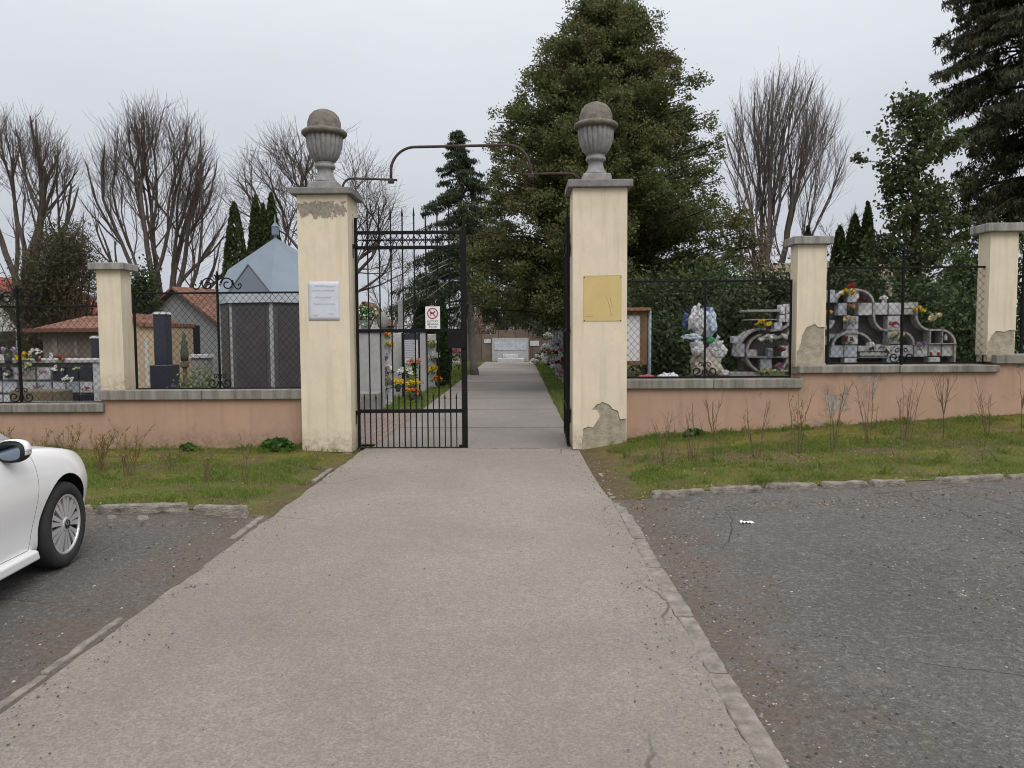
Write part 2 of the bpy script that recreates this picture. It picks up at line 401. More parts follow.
cm = nt.nodes.new('ShaderNodeMapRange'); cm.inputs[1].default_value = .3; cm.inputs[2].default_value = .7; cm.inputs[3].default_value = .95; cm.inputs[4].default_value = 1.05; nt.links.new(cn.outputs['Fac'], cm.inputs[0])
mm = nt.nodes.new('ShaderNodeMath'); mm.operation = 'MULTIPLY'; nt.links.new(mr.outputs[0], mm.inputs[0]); nt.links.new(cm.outputs[0], mm.inputs[1])
cl = nt.nodes.new('ShaderNodeVectorMath'); cl.operation = 'SCALE'; 
wm = nt.nodes.new('ShaderNodeMix'); wm.data_type = 'RGBA'; wm.inputs[6].default_value = (.93, .972, 1.07, 1); wm.inputs[7].default_value = (1.03, 1, .97, 1); nt.links.new(pw.outputs[0], wm.inputs[0]); nt.links.new(wm.outputs[2], cl.inputs[0]); nt.links.new(mm.outputs[0], cl.inputs['Scale'])
hs = nt.nodes.new('ShaderNodeHueSaturation'); hs.inputs['Saturation'].default_value = .35; nt.links.new(sky.outputs[0], hs.inputs['Color'])
mx = nt.nodes.new('ShaderNodeMix'); mx.data_type = 'RGBA'; mx.inputs[0].default_value = .92
nt.links.new(hs.outputs[0], mx.inputs[6]); nt.links.new(cl.outputs[0], mx.inputs[7]); nt.links.new(mx.outputs[2], bg.inputs[0])
bg.inputs[1].default_value = .1
sl = bpy.data.lights.new('sun', 'SUN'); sl.energy = 1.3; sl.angle = R(35); sl.color = (1, .965, .92)
so = bpy.data.objects.new('sun', sl); COL.objects.link(so)
sd = Vector((math.sin(R(SUN_AZ)) * math.cos(R(SUN_EL)), math.cos(R(SUN_AZ)) * math.cos(R(SUN_EL)), math.sin(R(SUN_EL))))
so.rotation_euler = (-sd).to_track_quat('-Z', 'Y').to_euler(); so.location = (0, -10, 30)
vs = S.view_settings; vs.view_transform = 'Standard'; vs.look = 'None'; vs.gamma = 1; vs.exposure = 0; vs.use_curve_mapping = False
S.cycles.max_bounces = 6; S.cycles.use_denoising = True; S.cycles.pixel_filter_type = 'BLACKMAN_HARRIS'; S.cycles.filter_width = 1.05

# ------------------------------------------------------------------ ground
RX0, RX1 = -2.36, .93           # the drive
def kerb_y(x):
    if x > 0: return 7.74 + .12 * max(0, x - 1.3)
    return 7.12 + .03 * max(0, -2.4 - x)
def zg(x, y):
    if x > RX1:
        lot = .016 * max(0, min(x, 14) - 1); yk = kerb_y(x)
        if y < yk: return lot * min(1, max(0, (y - 3) / 4))
        t = (y - yk) / (11.45 - yk); s = smoothstep((x - RX1) / .9)
        rise = .03 + .057 * (min(x, 16) - .93)
        return lot + min(t, 1.1) * (rise - lot) + .085 * s
    if x < RX0:
        yk = kerb_y(x)
        if y < yk: return 0
        return .075 * smoothstep((RX0 - x) / .8) - .05 * smoothstep((y - yk) / 3)
    return 0
def sheet(name, xs, yf0, yf1, ny, mat, zoff=0, zf=zg, jag=0, k='structure', thick=0):
    V = []; Fc = []
    for i, x in enumerate(xs):
        for j in range(ny + 1):
            t = j / ny; y = yf0(x) * (1 - t) + yf1(x) * t
            xx = x
            if jag and (i == 0 or i == len(xs) - 1): xx = x + jag * noise.noise((y * 2.3, i, 3.1)) + jag * .6 * noise.noise((y * 9, i, 7))
            V.append((xx, y, zf(xx, y) + zoff))
    for i in range(len(xs) - 1):
        for j in range(ny):
            a = i * (ny + 1) + j; Fc.append((a, a + ny + 1, a + ny + 2, a + 1))
    m = MB(); m.add(V, Fc); return kind(m.build(name, mat, smooth=True), k)
lin = lambda a, b, n: [a + (b - a) * i / n for i in range(n + 1)]
m = MB(); m.add([(-900, -900, -.09), (900, -900, -.09), (900, 900, -.09), (-900, 900, -.09)], [(0, 1, 2, 3)])
kind(m.build('ground', M_ground), 'structure')
sheet('parking_lot', lin(RX1 - .1, 22, 60), lambda x: -9, lambda x: kerb_y(x) + .05, 40, M_lotr, .0)
sheet('parking_lot', lin(-26, RX0 + .1, 60), lambda x: -9, lambda x: kerb_y(x) + .05, 40, M_lotl, .0)
sheet('verge', lin(RX1 - .1, 22, 90), lambda x: kerb_y(x) + .02, lambda x: 11.7, 26, M_soil, .002)
sheet('verge', lin(-26, RX0 + .1, 90), lambda x: kerb_y(x) + .02, lambda x: 11.7, 26, M_soil, .002)
sheet('road', lin(RX0, RX1, 12), lambda x: -9, lambda x: 11.42, 200, M_road, .005, lambda x, y: .0, .03)
def zc(x, y):
    return .5 * smoothstep((x - 2.2) / 2.5) - .02 if x > 0 else -.02
sheet('cemetery_lawn', lin(-40, 40, 80), lambda x: 11.6, lambda x: 75, 60, M_lawn, .0, zc)
sheet('cemetery_path', lin(RX0 + .1, RX1 - .12, 10), lambda x: 11.42, lambda x: 49, 60, M_path, .008, lambda x, y: .0, .03)
# concrete joints across the inner path and at the gate line
def pavers():
    t = NT('clay path pavers'); w = t.n('ShaderNodeTexBrick'); w.inputs['Scale'].default_value = 1; w.inputs['Mortar Size'].default_value = .012
    w.inputs['Brick Width'].default_value = .24; w.inputs['Row Height'].default_value = .12; t.l(t.tc, w.inputs[0])
    w.inputs['Color1'].default_value = (.27, .2, .17, 1); w.inputs['Color2'].default_value = (.2, .16, .15, 1); w.inputs['Mortar'].default_value = (.1, .09, .08, 1)
    return t.done(w.outputs[0], .9, w.outputs['Fac'], -.5, .01)
sheet('paved_walk', lin(-6.5, RX0 + .12, 6), lambda x: 11.9, lambda x: 17.2, 6, pavers(), .012, lambda x, y: 0)
M_joint = flat('joint filler', (.145, .135, .13), .95, .3, 12)
m = MB()
for y in (14.2, 17.4, 20.6, 24, 28, 33, 39):
    m.box((-.72, y + random.uniform(-.4, .4), .0105), (3.08, .025 + y * .001, .005), R(random.uniform(-.9, .9)))
kind(m.build('path_joints', M_joint), 'structure')
m = MB(); m.box((-.75, 11.44, 0), (3.2, .09, .022)); kind(m.build('gate_threshold', M_kerb, bevel=.006), 'structure')
# flush concrete edging of the drive, broken into lengths
m = MB(); y = -1.5
while y < 10.6:
    L = random.uniform(.75, 1.0)
    for side in (RX1 + .045, RX0 - .045):
        if random.random() < (.22 if side < 0 else .0): continue
        w = .115 if side > 0 else random.uniform(.045, .075)
        jx = random.uniform(-.016, .016) - (.02 if side < 0 else 0)
        m.box((side + jx, y + L / 2, -.039 + (random.uniform(0, .009))), (w * random.uniform(.85, 1.05), L - .015, .09), R(random.uniform(-1, 1)))
    y += L
o = kind(m.build('edging_strip', M_kerbf, bevel=.012, seg=2), 'structure'); q0 = o.modifiers.new('s', 'SUBSURF'); q0.subdivision_type = 'SIMPLE'; q0.levels = q0.render_levels = 4
tx0 = bpy.data.textures.new('en', 'CLOUDS'); tx0.noise_scale = .09; q0 = o.modifiers.new('d', 'DISPLACE'); q0.texture = tx0; q0.strength = .02; q0.mid_level = .5
def kerb_run(px_list):
    m = MB()
    for (x0, x1) in px_list:
        xm = (x0 + x1) / 2; y = kerb_y(xm); L = x1 - x0
        a = math.atan2(kerb_y(x1) - kerb_y(x0), L) + R(random.uniform(-1.5, 1.5))
        n = 5
        for i in range(1):
            m.box((xm, y - .02, zg(xm, y - .1) + .055 + random.uniform(-.02, .012)), (L - .012, .12 * random.uniform(.85, 1.1), .14), a + R(random.uniform(-1.5, 1.5)), R(random.uniform(-7, 3)), R(random.uniform(-1.6, 1.6)), .88)
    o = kind(m.build('kerb', M_kerb, bevel=.025, seg=2), 'structure')
    sd_ = o.modifiers.new('s', 'SUBSURF'); sd_.subdivision_type = 'SIMPLE'; sd_.levels = sd_.render_levels = 3
    tx = bpy.data.textures.new('kn', 'CLOUDS'); tx.noise_scale = .07
    dm = o.modifiers.new('d', 'DISPLACE'); dm.texture = tx; dm.strength = .034; dm.mid_level = .5
    return o
xs = []; x = -2.55
while x > -12: L = random.uniform(.55, .95); xs.append((x - L, x)); x -= L
kerb_run(xs)
xs = []; x = 1.28
for L in (.62, .6, .58, .55, .42): xs.append((x, x + L)); x += L
x += .28
while x < 14: L = random.uniform(.6, .85); xs.append((x, x + L)); x += L
kerb_run(xs)

# loose stones, dead leaves, grass
m = MB(); oct6 = [(0, 2, 4), (2, 1, 4), (1, 3, 4), (3, 0, 4), (2, 0, 5), (1, 2, 5), (3, 1, 5), (0, 3, 5)]
def pebble(m, x, y, z, s):
    a, b, c = s * random.uniform(.7, 1.3), s * random.uniform(.6, 1.1), s * random.uniform(.4, .8); th = random.uniform(0, PI)
    ca, sa = math.cos(th), math.sin(th)
    m.add([(x + a * ca, y + a * sa, z), (x - a * ca, y - a * sa, z), (x - b * sa, y + b * ca, z), (x + b * sa, y - b * ca, z), (x, y, z + c), (x, y, z - c)], oct6)
for i in range(46000):
    if random.random() < .72: x = random.uniform(1.0, 7.5); y = kerb_y(x) - .02 - (kerb_y(x) - 1.9) * random.random() ** .9
    else: x = random.uniform(-7, -2.45); y = random.uniform(2.6, 7.1)
    if abs(x / max(y, .1)) > .78: continue
    d = noise.noise((x * .7, y * .7, 5)) + .6 * noise.noise((x * 2.6, y * 2.6, 9)); e = min(1, (abs(x - (RX1 if x > 0 else RX0)) - .02) / .5)
    if random.random() < .62 - .9 * d - .3 * (1 - e): continue
    s_ = random.choice((.0035, .004, .005, .005, .006, .007, .009, .012)) * (.75 + y * .05)
    pebble(m, x, y, zg(x, y) + s_ * .15, s_)
for i in range(1300):
    sd = random.random(); y = random.uniform(2, 11.3)
    if sd < .42: x = RX1 - abs(random.gauss(0, .16))
    elif sd < .84: x = RX0 + abs(random.gauss(0, .16))
    else: x = random.uniform(RX0, RX1)
    s_ = random.choice((.003, .0035, .004, .005, .006, .008)); pebble(m, x, y, .012, s_)
for i in range(14):
    x = random.uniform(1.1, 6); y = random.uniform(2.5, 7.9); pebble(m, x, y, zg(x, y), random.uniform(.015, .025))
def gravelm():
    t = NT('gravel stones'); i = t.island(); c = t.n('ShaderNodeValToRGB'); t.l(i, c.inputs[0]); e = c.color_ramp.elements
    e[0].position = 0; e[0].color = (.05, .046, .043, 1); e[1].position = .93; e[1].color = (.27, .25, .23, 1)
    for p_, q_ in ((.35, (.105, .095, .085)), (.6, (.16, .13, .105)), (.75, (.2, .19, .18)), (.985, (.42, .4, .37))): x = e.new(p_); x.color = (*q_, 1)
    return t.done(c.outputs[0], .95, spec=.15)
kind(m.build('gravel', gravelm(), smooth=False), 'stuff')
m = MB(); C = []
for i in range(5200):
    r = random.random()
    if r < .45: x = random.uniform(1.0, 8); y = kerb_y(x) + random.gauss(-.12, .22)
    elif r < .75: x = random.uniform(.98, 9); y = 9.4 + random.gauss(0, .35)
    else: x = random.uniform(-8, -2.4); y = random.choice((kerb_y(x) + random.gauss(-.1, .2), random.uniform(7.2, 11)))
    C.append((x, y, zg(x, y) + .012))
m.leaves(C, .026, .015, tj=1); kind(m.build('leaf_litter', L_litter), 'stuff')
def blades(name, regions, zf, h0, h1, thin):
    m = MB()
    for (x0, x1, y0, y1, n) in regions:
        X = rng.uniform(x0, x1, n); Y = rng.uniform(y0, y1, n); Pq = []
        for x, y in zip(X, Y):
            d = noise.noise((x * 1.1, y * 1.6, .3)) + .45 * noise.noise((x * 5, y * 5, 2))
            if name == 'grass' and y < 11.6:
                if y < kerb_y(x) + .06: continue
                e = (x - RX1) if x > 0 else (RX0 - x)
                if e < .35 + .3 * noise.noise((y * 2, 1, 1)) : continue
                rb = abs(y - 9.35 - .3 * noise.noise((x * 1.3, 0, 0)))
                if x > 0 and rb < .25 and random.random() < .8: continue
            if d < -.1 and random.random() < thin: continue
            hh = random.uniform(h0, h1) * (.9 + 1.1 * max(0, d)) * (1.5 if y > 11.1 and y < 11.6 else 1)
            a = random.uniform(0, 2 * PI); w = .004 + .002 * (y > 15) * (y / 8); dx, dy = math.cos(a) * w, math.sin(a) * w
            lx, ly = random.gauss(0, .5) * hh, random.gauss(0, .5) * hh; z = zf(x, y)
            Pq.append(((x - dx, y - dy, z), (x + dx, y + dy, z), (x + lx * .5 + dx * .6, y + ly * .5 + dy * .6, z + hh * .65), (x + lx, y + ly, z + hh)))
        if name == 'grass' and y0 < 11:
            for i in range(110):
                cx_, cy_ = random.uniform(x0, x1), random.uniform(y0, y1)
                e = (cx_ - RX1) if cx_ > 0 else (RX0 - cx_)
                if cy_ < kerb_y(cx_) + .05 or e < .15: continue
                if random.random() < .3: cy_ = random.uniform(11.2, 11.42)
                for j in range(random.randint(14, 40)):
                    x, y = cx_ + random.gauss(0, .05), cy_ + random.gauss(0, .04)
                    if y > 11.44: continue
                    hh = random.uniform(.04, .11); a = random.uniform(0, 2 * PI); w = .005; dx, dy = math.cos(a) * w, math.sin(a) * w; lx, ly = random.gauss(0, .6) * hh, random.gauss(0, .6) * hh; z = zf(x, y)
                    Pq.append(((x - dx, y - dy, z), (x + dx, y + dy, z), (x + lx * .5 + dx * .6, y + ly * .5 + dy * .6, z + hh * .65), (x + lx, y + ly, z + hh)))
        m.quads(np.array(Pq))
    return kind(m.build(name, L_grass), 'stuff')
blades('grass', [(-9, -2.5, 7.2, 11.45, 60000), (1.2, 9.5, 7.8, 11.45, 85000)], zg, .015, .036, .8)
blades('grass', [(-3.9, -2.3, 17, 46, 9000), (.85, 2.3, 12.2, 46, 9000)], lambda x, y: zc(x, y), .04, .09, .3)

# ------------------------------------------------------------------ boundary walls with stepped coping
YW0, YW1 = 11.45, 11.85
def wall(label, segs, xr):
    root = thing('boundary_wall', label, 'wall', ((segs[0][0] + segs[-1][1]) / 2, (YW0 + YW1) / 2, 0))
    m = MB()
    pts = []
    for (x0, x1, zt, th) in segs: pts += [(x0, zt - th), (x1, zt - th)]
    poly = [(segs[0][0], -.3)] + pts + [(segs[-1][1], -.3)]
    m.prism(poly, YW0, YW1); P(m, 'plaster_wall', M_salmonr if segs[0][0] > 0 else M_salmon, root)
    for (x0, x1, zt, th) in segs:
        n = max(1, round((x1 - x0) / 1.25)); 
        mm_ = MB()
        for i in range(n):
            a = x0 + (x1 - x0) * i / n + .004; b = x0 + (x1 - x0) * (i + 1) / n - .004
            mm_.bx(a - (.03 if i == 0 else 0), b + (.03 if i == n - 1 else 0), YW0 - .065, YW1 + .06, zt - th + .002 + random.uniform(0, .004), zt + random.uniform(-.004, .004))
        P(mm_, 'coping', M_cope, root, bevel=.012, seg=2)
    return root
zA = az(200, 390, 11.39); zB = az(60, 404, 11.39); zC = az(710, 379.5, 11.39); zD = az(900, 365.5, 11.39); zE = az(1010, 354.5, 11.39)
xAB = ax(103, 395, 11.45); xCD = ax(800, 380, 11.45); xDE = ax(996, 366, 11.45)
wall('low salmon plastered boundary wall beside the dark panelled tomb house', [(-13, xAB, zB, .13), (xAB, ax(304, 395, 11.45), zA, .15)], 0)
wall('low salmon plastered wall climbing in steps below the cross shaped niche walls', [(ax(626, 385, 11.45), xCD, zC, .14), (xCD, xDE, zD, .11), (xDE, 14, zE, .14)], 0)

# ------------------------------------------------------------------ pillars
def pillar(label, x0, x1, y0, y1, z0, z1, front_polys, capz, capo, capm, lean=0, peelmat=None):
    xm = (x0 + x1) / 2
    root = thing('pillar', label, 'pillar', (xm, (y0 + y1) / 2, z0))
    k = .014
    m = MB(); m.bx(x0 + k, x1 - k, y0 + k, y1 - k, z0 - .1, z1); P(m, 'core', M_mortar, root)
    m = MB()
    for poly in front_polys: m.prism(poly, y0, y0 + k - .001)
    m.bx(x0, x0 + k - .002, y0 + k, y1, z0, z1 - .002); m.bx(x1 - k + .002, x1, y0 + k, y1, z0, z1 - .002); m.bx(x0 + k, x1 - k, y1 - k + .002, y1, z0, z1 - .002)
    P(m, 'render_coat', peelmat or M_cream, root)
    m = MB(); m.box((xm, (y0 + y1) / 2, (z1 + capz) / 2), (x1 - x0 + 2 * capo, y1 - y0 + 2 * capo, capz - z1)); P(m, 'cap_stone', capm, root, bevel=.012, seg=2)
    return root
def jag(pts, n=5, amp=.012):
    out = []
    for i in range(len(pts) - 1):
        a, b = Vector(pts[i]), Vector(pts[i + 1])
        for j in range(n):
            p = a.lerp(b, j / n)
            if j: p = p + Vector((random.uniform(-amp, amp), random.uniform(-amp, amp)))
            out.append(tuple(p))
    out.append(tuple(pts[-1])); return out
YG = 11.2
def q(px, py, Y=YG): p = at(px, py, Y); return (p.x, p.z)
# gate pillar with the paper notice
GL0, GL1 = ax(299.5, 320, YG), ax(349.5, 320, YG); zl0, zl1, zlc = az(325, 452, YG), az(325, 194.5, YG), az(325, 187, YG - .07)
lt = zl1 - zl0
coatL = plaster('flaked cream render', CREAM, (.36, .3, .2), (.27, .245, .2), ((-.36, .36, lt - .33, lt - .08, .27), (-.34, .36, lt - .42, lt - .1, .06), (-.34, .0, lt - .3, lt - .12, .05)), 9, .74)
pl = pillar('tall cream gate pillar with flaking grey band under its cap and paper notice', GL0, GL1, YG, YG + .66, zl0, zl1,
            [[(GL0, zl0), (GL1, zl0), (GL1, zl1 - .002), (GL0, zl1 - .002)]], zlc, .085, M_cap, peelmat=coatL)
# gate pillar with the mustard sheet; its render has come off at the foot
GR0, GR1 = ax(573, 310, YG), ax(627, 310, YG); zr0, zr1, zrc = az(600, 449, YG), az(600, 187.5, YG), az(600, 179, YG - .07)
tear = jag([q(582, 446), q(583, 429), q(588, 426.5), q(593, 427.5), q(600, 417), q(598, 411), q(592, 409.5), q(596, 405), q(603, 402), q(610, 405.5), q(613, 409), q(618, 411), q(620, 419), q(627.4, 418.5)], 4, .006)
tear[-1] = (GR1, tear[-1][1])
pol = [(GR0, zr0)] + [(tear[0][0], zr0)] + tear + [(GR1, zr1 - .002), (GR0, zr1 - .002)]
pr = pillar('tall cream gate pillar with crumbling bare foot and mustard sheet', GR0, GR1, YG, YG + .68, zr0, zr1, [pol], zrc, .075, M_cap)
# wall pillars
def wall_pillar(label, px0, px1, pyb, pyt, capy, capo, tearpts=None, Y=11.5, dep=.3):
    x0, x1 = ax(px0, (pyb + pyt) / 2, Y), ax(px1, (pyb + pyt) / 2, Y); z0, z1, zc_ = az(px0, pyb, Y), az(px0, pyt, Y), az(px0, capy, Y)
    if tearpts:
        tp = jag([q(a, b, Y) for a, b in tearpts], 4, .006); tp[0] = (x0, tp[0][1]); tp[-1] = (x1, tp[-1][1])
        poly = tp + [(x1, z1 - .002), (x0, z1 - .002)]
    else: poly = [(x0, z0), (x1, z0), (x1, z1 - .002), (x0, z1 - .002)]
    return pillar(label, x0, x1, Y, Y + dep, z0, z1, [poly], zc_, capo, M_capc)
wall_pillar('slim cream wall pillar with flat concrete cap standing before the brown shed', 98.5, 122.5, 392, 270, 263, .085)
wall_pillar('cream wall pillar with wide flaked foot between the two cross shaped niche walls', 797, 826, 367, 244.5, 236.5, .075, [(797, 352), (800, 345), (802, 335), (807, 327), (815, 324), (818, 327), (826, 327)])
wall_pillar('tallest cream wall pillar with narrow flaked foot beside the glossy dark shrubs', 989, 1017, 355, 232, 223.5, .09, [(989, 343), (992, 335), (996, 331), (1004, 332), (1011, 330), (1017, 331)])

# ------------------------------------------------------------------ urns
def urn(label, c, k=1.0):
    root = thing('stone_urn', label, 'urn', c)
    prof = [(.20, .13), (.17, .16), (.135, .21), (.11, .28), (.115, .335), (.145, .345), (.155, .37), (.145, .40), (.12, .41), (.14, .43)]
    m = MB(); m.lathe([(r * k, z * k) for r, z in prof], c, 32); P(m, 'foot', M_stone, root, smooth=True)
    m = MB(); m.box((c[0], c[1], c[2] + .065 * k), (.46 * k, .46 * k, .13 * k), taper=.9); P(m, 'plinth', M_stone, root, bevel=.02, seg=2)
    prof = [(.10, .425), (.16, .45), (.2, .50), (.238, .58), (.264, .68), (.272, .78), (.265, .84)]
    m = MB(); m.lathe([(r * k, z * k) for r, z in prof], c, 120, flute=lambda a, z: 1 - .12 * (1 - abs(math.sin(a * 10)) ** .4)); P(m, 'bowl', M_stone, root, smooth=True)
    prof = [(.27, .82), (.315, .825), (.335, .85), (.335, .875), (.31, .90), (.26, .905), (.25, .93), (.245, 1.02), (.215, 1.11), (.16, 1.17), (.085, 1.205), (.01, 1.212)]
    m = MB(); m.lathe([(r * k, z * k) for r, z in prof], c, 40); P(m, 'lid', flat('lichen stone', (.175, .16, .135), .95, .4, 11, .02, bs=.8) if 'lichen stone' not in bpy.data.materials else bpy.data.materials['lichen stone'], root, smooth=True)
    return root
urn('fluted grey stone urn with domed lid on the pillar with the paper notice', (ax(325, 187, YG + .3), YG + .33, zlc + .003), .985)
urn('fluted grey stone urn with domed lid on the pillar with the mustard sheet', (ax(596, 179, YG + .3), YG + .34, zrc + .003), .975)

# ------------------------------------------------------------------ notices
def squig(m, x0, x1, z, y, amp, r):
    pts = []; n = int((x1 - x0) / .008)
    for i in range(n + 1): pts.append((x0 + (x1 - x0) * i / n, y, z + random.uniform(-amp, amp)))
    m.tube(pts, r, 3)
x0, x1 = ax(308.5, 300, YG), ax(339.5, 300, YG); z0, z1 = az(320, 320.5, YG), az(320, 281.5, YG)
nt_ = thing('paper_notice', 'bluish white handwritten paper notice on the cream gate pillar', 'notice', ((x0 + x1) / 2, YG - .002, z0))
m = MB(); V = []; Fc = []
for i in range(9):
    for j in range(11): V.append((x0 + (x1 - x0) * i / 8, YG - .005 - .006 * abs(noise.noise((i * .5, j * .4, 2))), z0 + (z1 - z0) * j / 10))
for i in range(8):
    for j in range(10): a = i * 11 + j; Fc.append((a, a + 11, a + 12, a + 1))
m.add(V, Fc); o = P(m, 'sheet', M_paper, nt_, smooth=True); sm = o.modifiers.new('t', 'SOLIDIFY'); sm.thickness = .003; sm.offset = -1
m = MB(); w = x1 - x0; h = z1 - z0
for (a, b, f) in ((.2, .5, .89), (.5, .88, .88), (.12, .42, .77), (.46, .85, .77), (.22, .42, .6), (.46, .74, .6), (.14, .46, .43), (.5, .86, .43), (.15, .3, .13), (.65, .8, .18)):
    squig(m, x0 + a * w, x0 + b * w, z0 + f * h, YG - .0125, .010, .0022)
P(m, 'lettering', M_ink, nt_)
x0, x1 = ax(583.5, 300, YG), ax(621.5, 300, YG); z0, z1 = az(600, 321, YG), az(600, 276, YG)
ms = thing('blank_notice_sheet', 'blank mustard yellow sheet pinned on the cream gate pillar', 'notice', ((x0 + x1) / 2, YG - .002, z0))
m = MB(); m.bx(x0, x1, YG - .009, YG - .001, z0, z1); P(m, 'sheet', M_mustard, ms, bevel=.002)
m = MB(); w = x1 - x0; h = z1 - z0
m.tube([(x0 + .6 * w, YG - .0095, z0 + .55 * h), (x0 + .68 * w, YG - .0095, z0 + .35 * h), (x0 + .74 * w, YG - .0095, z0 + .12 * h)], .003, 3)
m.tube([(x0 + .7 * w, YG - .0095, z0 + .52 * h), (x0 + .76 * w, YG - .0095, z0 + .3 * h)], .003, 3)
m.tube([(x0 + .01, YG - .0095, z0 + .1 * h), (x0 + .25 * w, YG - .0095, z0 + .105 * h)], .0025, 3)
m.tube([(x0, YG - .007, z1), (x1, YG - .007, z1 + .004)], .004, 4)
P(m, 'scratches', M_mustd, ms)
for a in (0.02, .98):
    for b in (.01, .97): m = MB(); m.lathe([(.009, 0), (.006, .006), (.001, .008)], (x0 + a * w, YG - .012, z0 + b * h), 8, 'Y'); P(m, 'pin', M_black, ms)

# ------------------------------------------------------------------ gate leaves
YL = 11.52
def leaf(root, xh, dirx, Y, zb, zt1, zt2, zm, zlow, zspike, zshort, w):
    """a wrought leaf built in the plane y = Y from hinge x = xh towards dirx"""
    X = lambda t: xh + dirx * t
    m = MB(); st = .085
    m.bx(X(w - st), X(w), Y - .03, Y + .03, zb, zt1 + .03)
    m.bx(X(0), X(.04), Y - .022, Y + .022, zb, zt1 + .22)
    for z, t in ((zt1, .05), (zt2, .05), (zm, .05), (zlow, .055), (zb + .02, .035)):
        m.bx(X(.041), X(w - st - .001), Y - .02, Y + .02, z - t / 2, z + t / 2)
    m.bx(X(w - st - .05), X(w - st), Y - .028, Y + .028, zb - .002, zb + .07)
    P(m, 'frame', M_iron, root, bevel=.004)
    n = 9; b0 = None; step = (w - .1) / n
    for i in range(1, n):
        x = X(.02 + step * i); zt = zspike
        m = MB(); m.tube([(x, Y, zb + .02), (x, Y, zt - .14)], .0105, 8); m.tube([(x, Y, zt - .14), (x, Y, zt - .12), (x, Y, zt)], [.0105, .017, .002], 8)
        P(m, 'bar', M_iron, root, smooth=False)
    for i in range(n):
        x = X(.02 + step * (i + .5))
        m = MB(); m.tube([(x, Y, zb + .02), (x, Y, zshort - .1)], .009, 6); m.tube([(x, Y, zshort - .1), (x, Y, zshort - .08), (x, Y, zshort)], [.009, .015, .002], 6)
        P(m, 'short_bar', M_iron, root)
    m = MB(); r = step / 2
    for i in range(n):
        xa = .02 + step * i
        for up in (1, -1):
            zc0 = zt2 + .025 if up > 0 else zt1 - .025
            hh = (zt1 - zt2 - .05) * .55
            m.tube([(X(xa + r + r * math.cos(a)), Y, zc0 + up * hh * math.sin(a)) for a in lin(0, PI, 10)], .006, 4)
            xb = xa + r
            if i < n - 1: m.tube([(X(xb + r + r * math.cos(a)), Y, zc0 + up * hh * math.sin(a)) for a in lin(0, PI, 10)], .006, 4)
    P(m, 'scallop_frieze', M_iron, root)
    for z in (zt2 + .02, zlow - .02):
        m = MB(); m.bx(X(-.06), X(.05), Y - .035, Y + .0, z - .03, z + .03); m.tube([(X(-.03), Y - .02, z - .17), (X(-.03), Y - .02, z + .02)], .018, 8); P(m, 'hinge', M_iron, root)
    m = MB(); m.bx(X(w - .29), X(w - .02), Y - .05, Y + .04, zm - .27, zm - .02); P(m, 'lock_box', M_iron, root, bevel=.006)
xh = ax(356.5, 350, YL); wl_ = ax(467, 350, YL) - xh
zz = lambda py: az(412, py, YL)
gl = thing('gate_leaf', 'closed black iron gate leaf with spiked bars and a dog ban sign', 'gate', (xh + wl_ / 2, YL, 0))
leaf(gl, xh, 1, YL, zz(449.5), zz(232.5), zz(247.5), zz(330.5), zz(411), zz(207), zz(393), wl_)
# the other leaf stands open behind its pillar: same leaf turned a quarter round its hinge
gr = thing('gate_leaf', 'open black iron gate leaf seen edge on beside the mustard sheet pillar', 'gate', (0, 0, 0))
leaf(gr, 0, 1, 0, .03, zz(232.5), zz(247.5), zz(330.5), zz(411), zz(207), zz(393), wl_)
gr.location = (GR0 - .05, YL + .04, 0); gr.rotation_euler = (0, 0, R(88.1))
# dog ban sign on the closed leaf
x0, x1 = ax(425.3, 318, YL - .05), ax(440, 318, YL - .05); z0, z1 = az(432, 329, YL - .05), az(432, 306.5, YL - .05); ys = YL - .045
sg = thing('dog_ban_sign', 'small white sign with crossed dog in red ring on the iron gate', 'sign', ((x0 + x1) / 2, ys, z0))
w, h = x1 - x0, z1 - z0; cx = (x0 + x1) / 2
m = MB(); m.bx(x0, x1, ys - .002, ys + .004, z0, z1); P(m, 'plate', M_white, sg, bevel=.003)
cz = z0 + h * .7; rr = w * .34
m = MB(); m.tube([(cx + rr * math.cos(a), ys - .004, cz + rr * math.sin(a)) for a in lin(0, 2 * PI, 32)], .0085, 6, False)
m.tube([(cx - rr * .7, ys - .006, cz + rr * .7), (cx + rr * .7, ys - .006, cz - rr * .7)], .006, 6); P(m, 'ban_ring', M_red, sg)
u = rr * .62
dog = [(-1, .35), (-.75, .3), (.25, .3), (.35, .55), (.5, .62), (.58, .82), (.66, .6), (.95, .5), (.95, .38), (.62, .28), (.5, -.1), (.5, -.8), (.3, -.8), (.3, -.22), (-.45, -.18), (-.5, -.8), (-.7, -.8), (-.72, -.1), (-.78, .12)]
m = MB(); m.prism([(cx + a * u, cz + b * u) for a, b in dog], ys - .0045, ys - .0025); P(m, 'dog_symbol', M_black, sg)
lw = wl(sg)
for s_, f in (('KUTYÁT', .32), ('BEVINNI', .19), ('TILOS!', .065)):
    text('lettering', s_, .043, M_black, (0, -.0035, f * h + .005), sg)
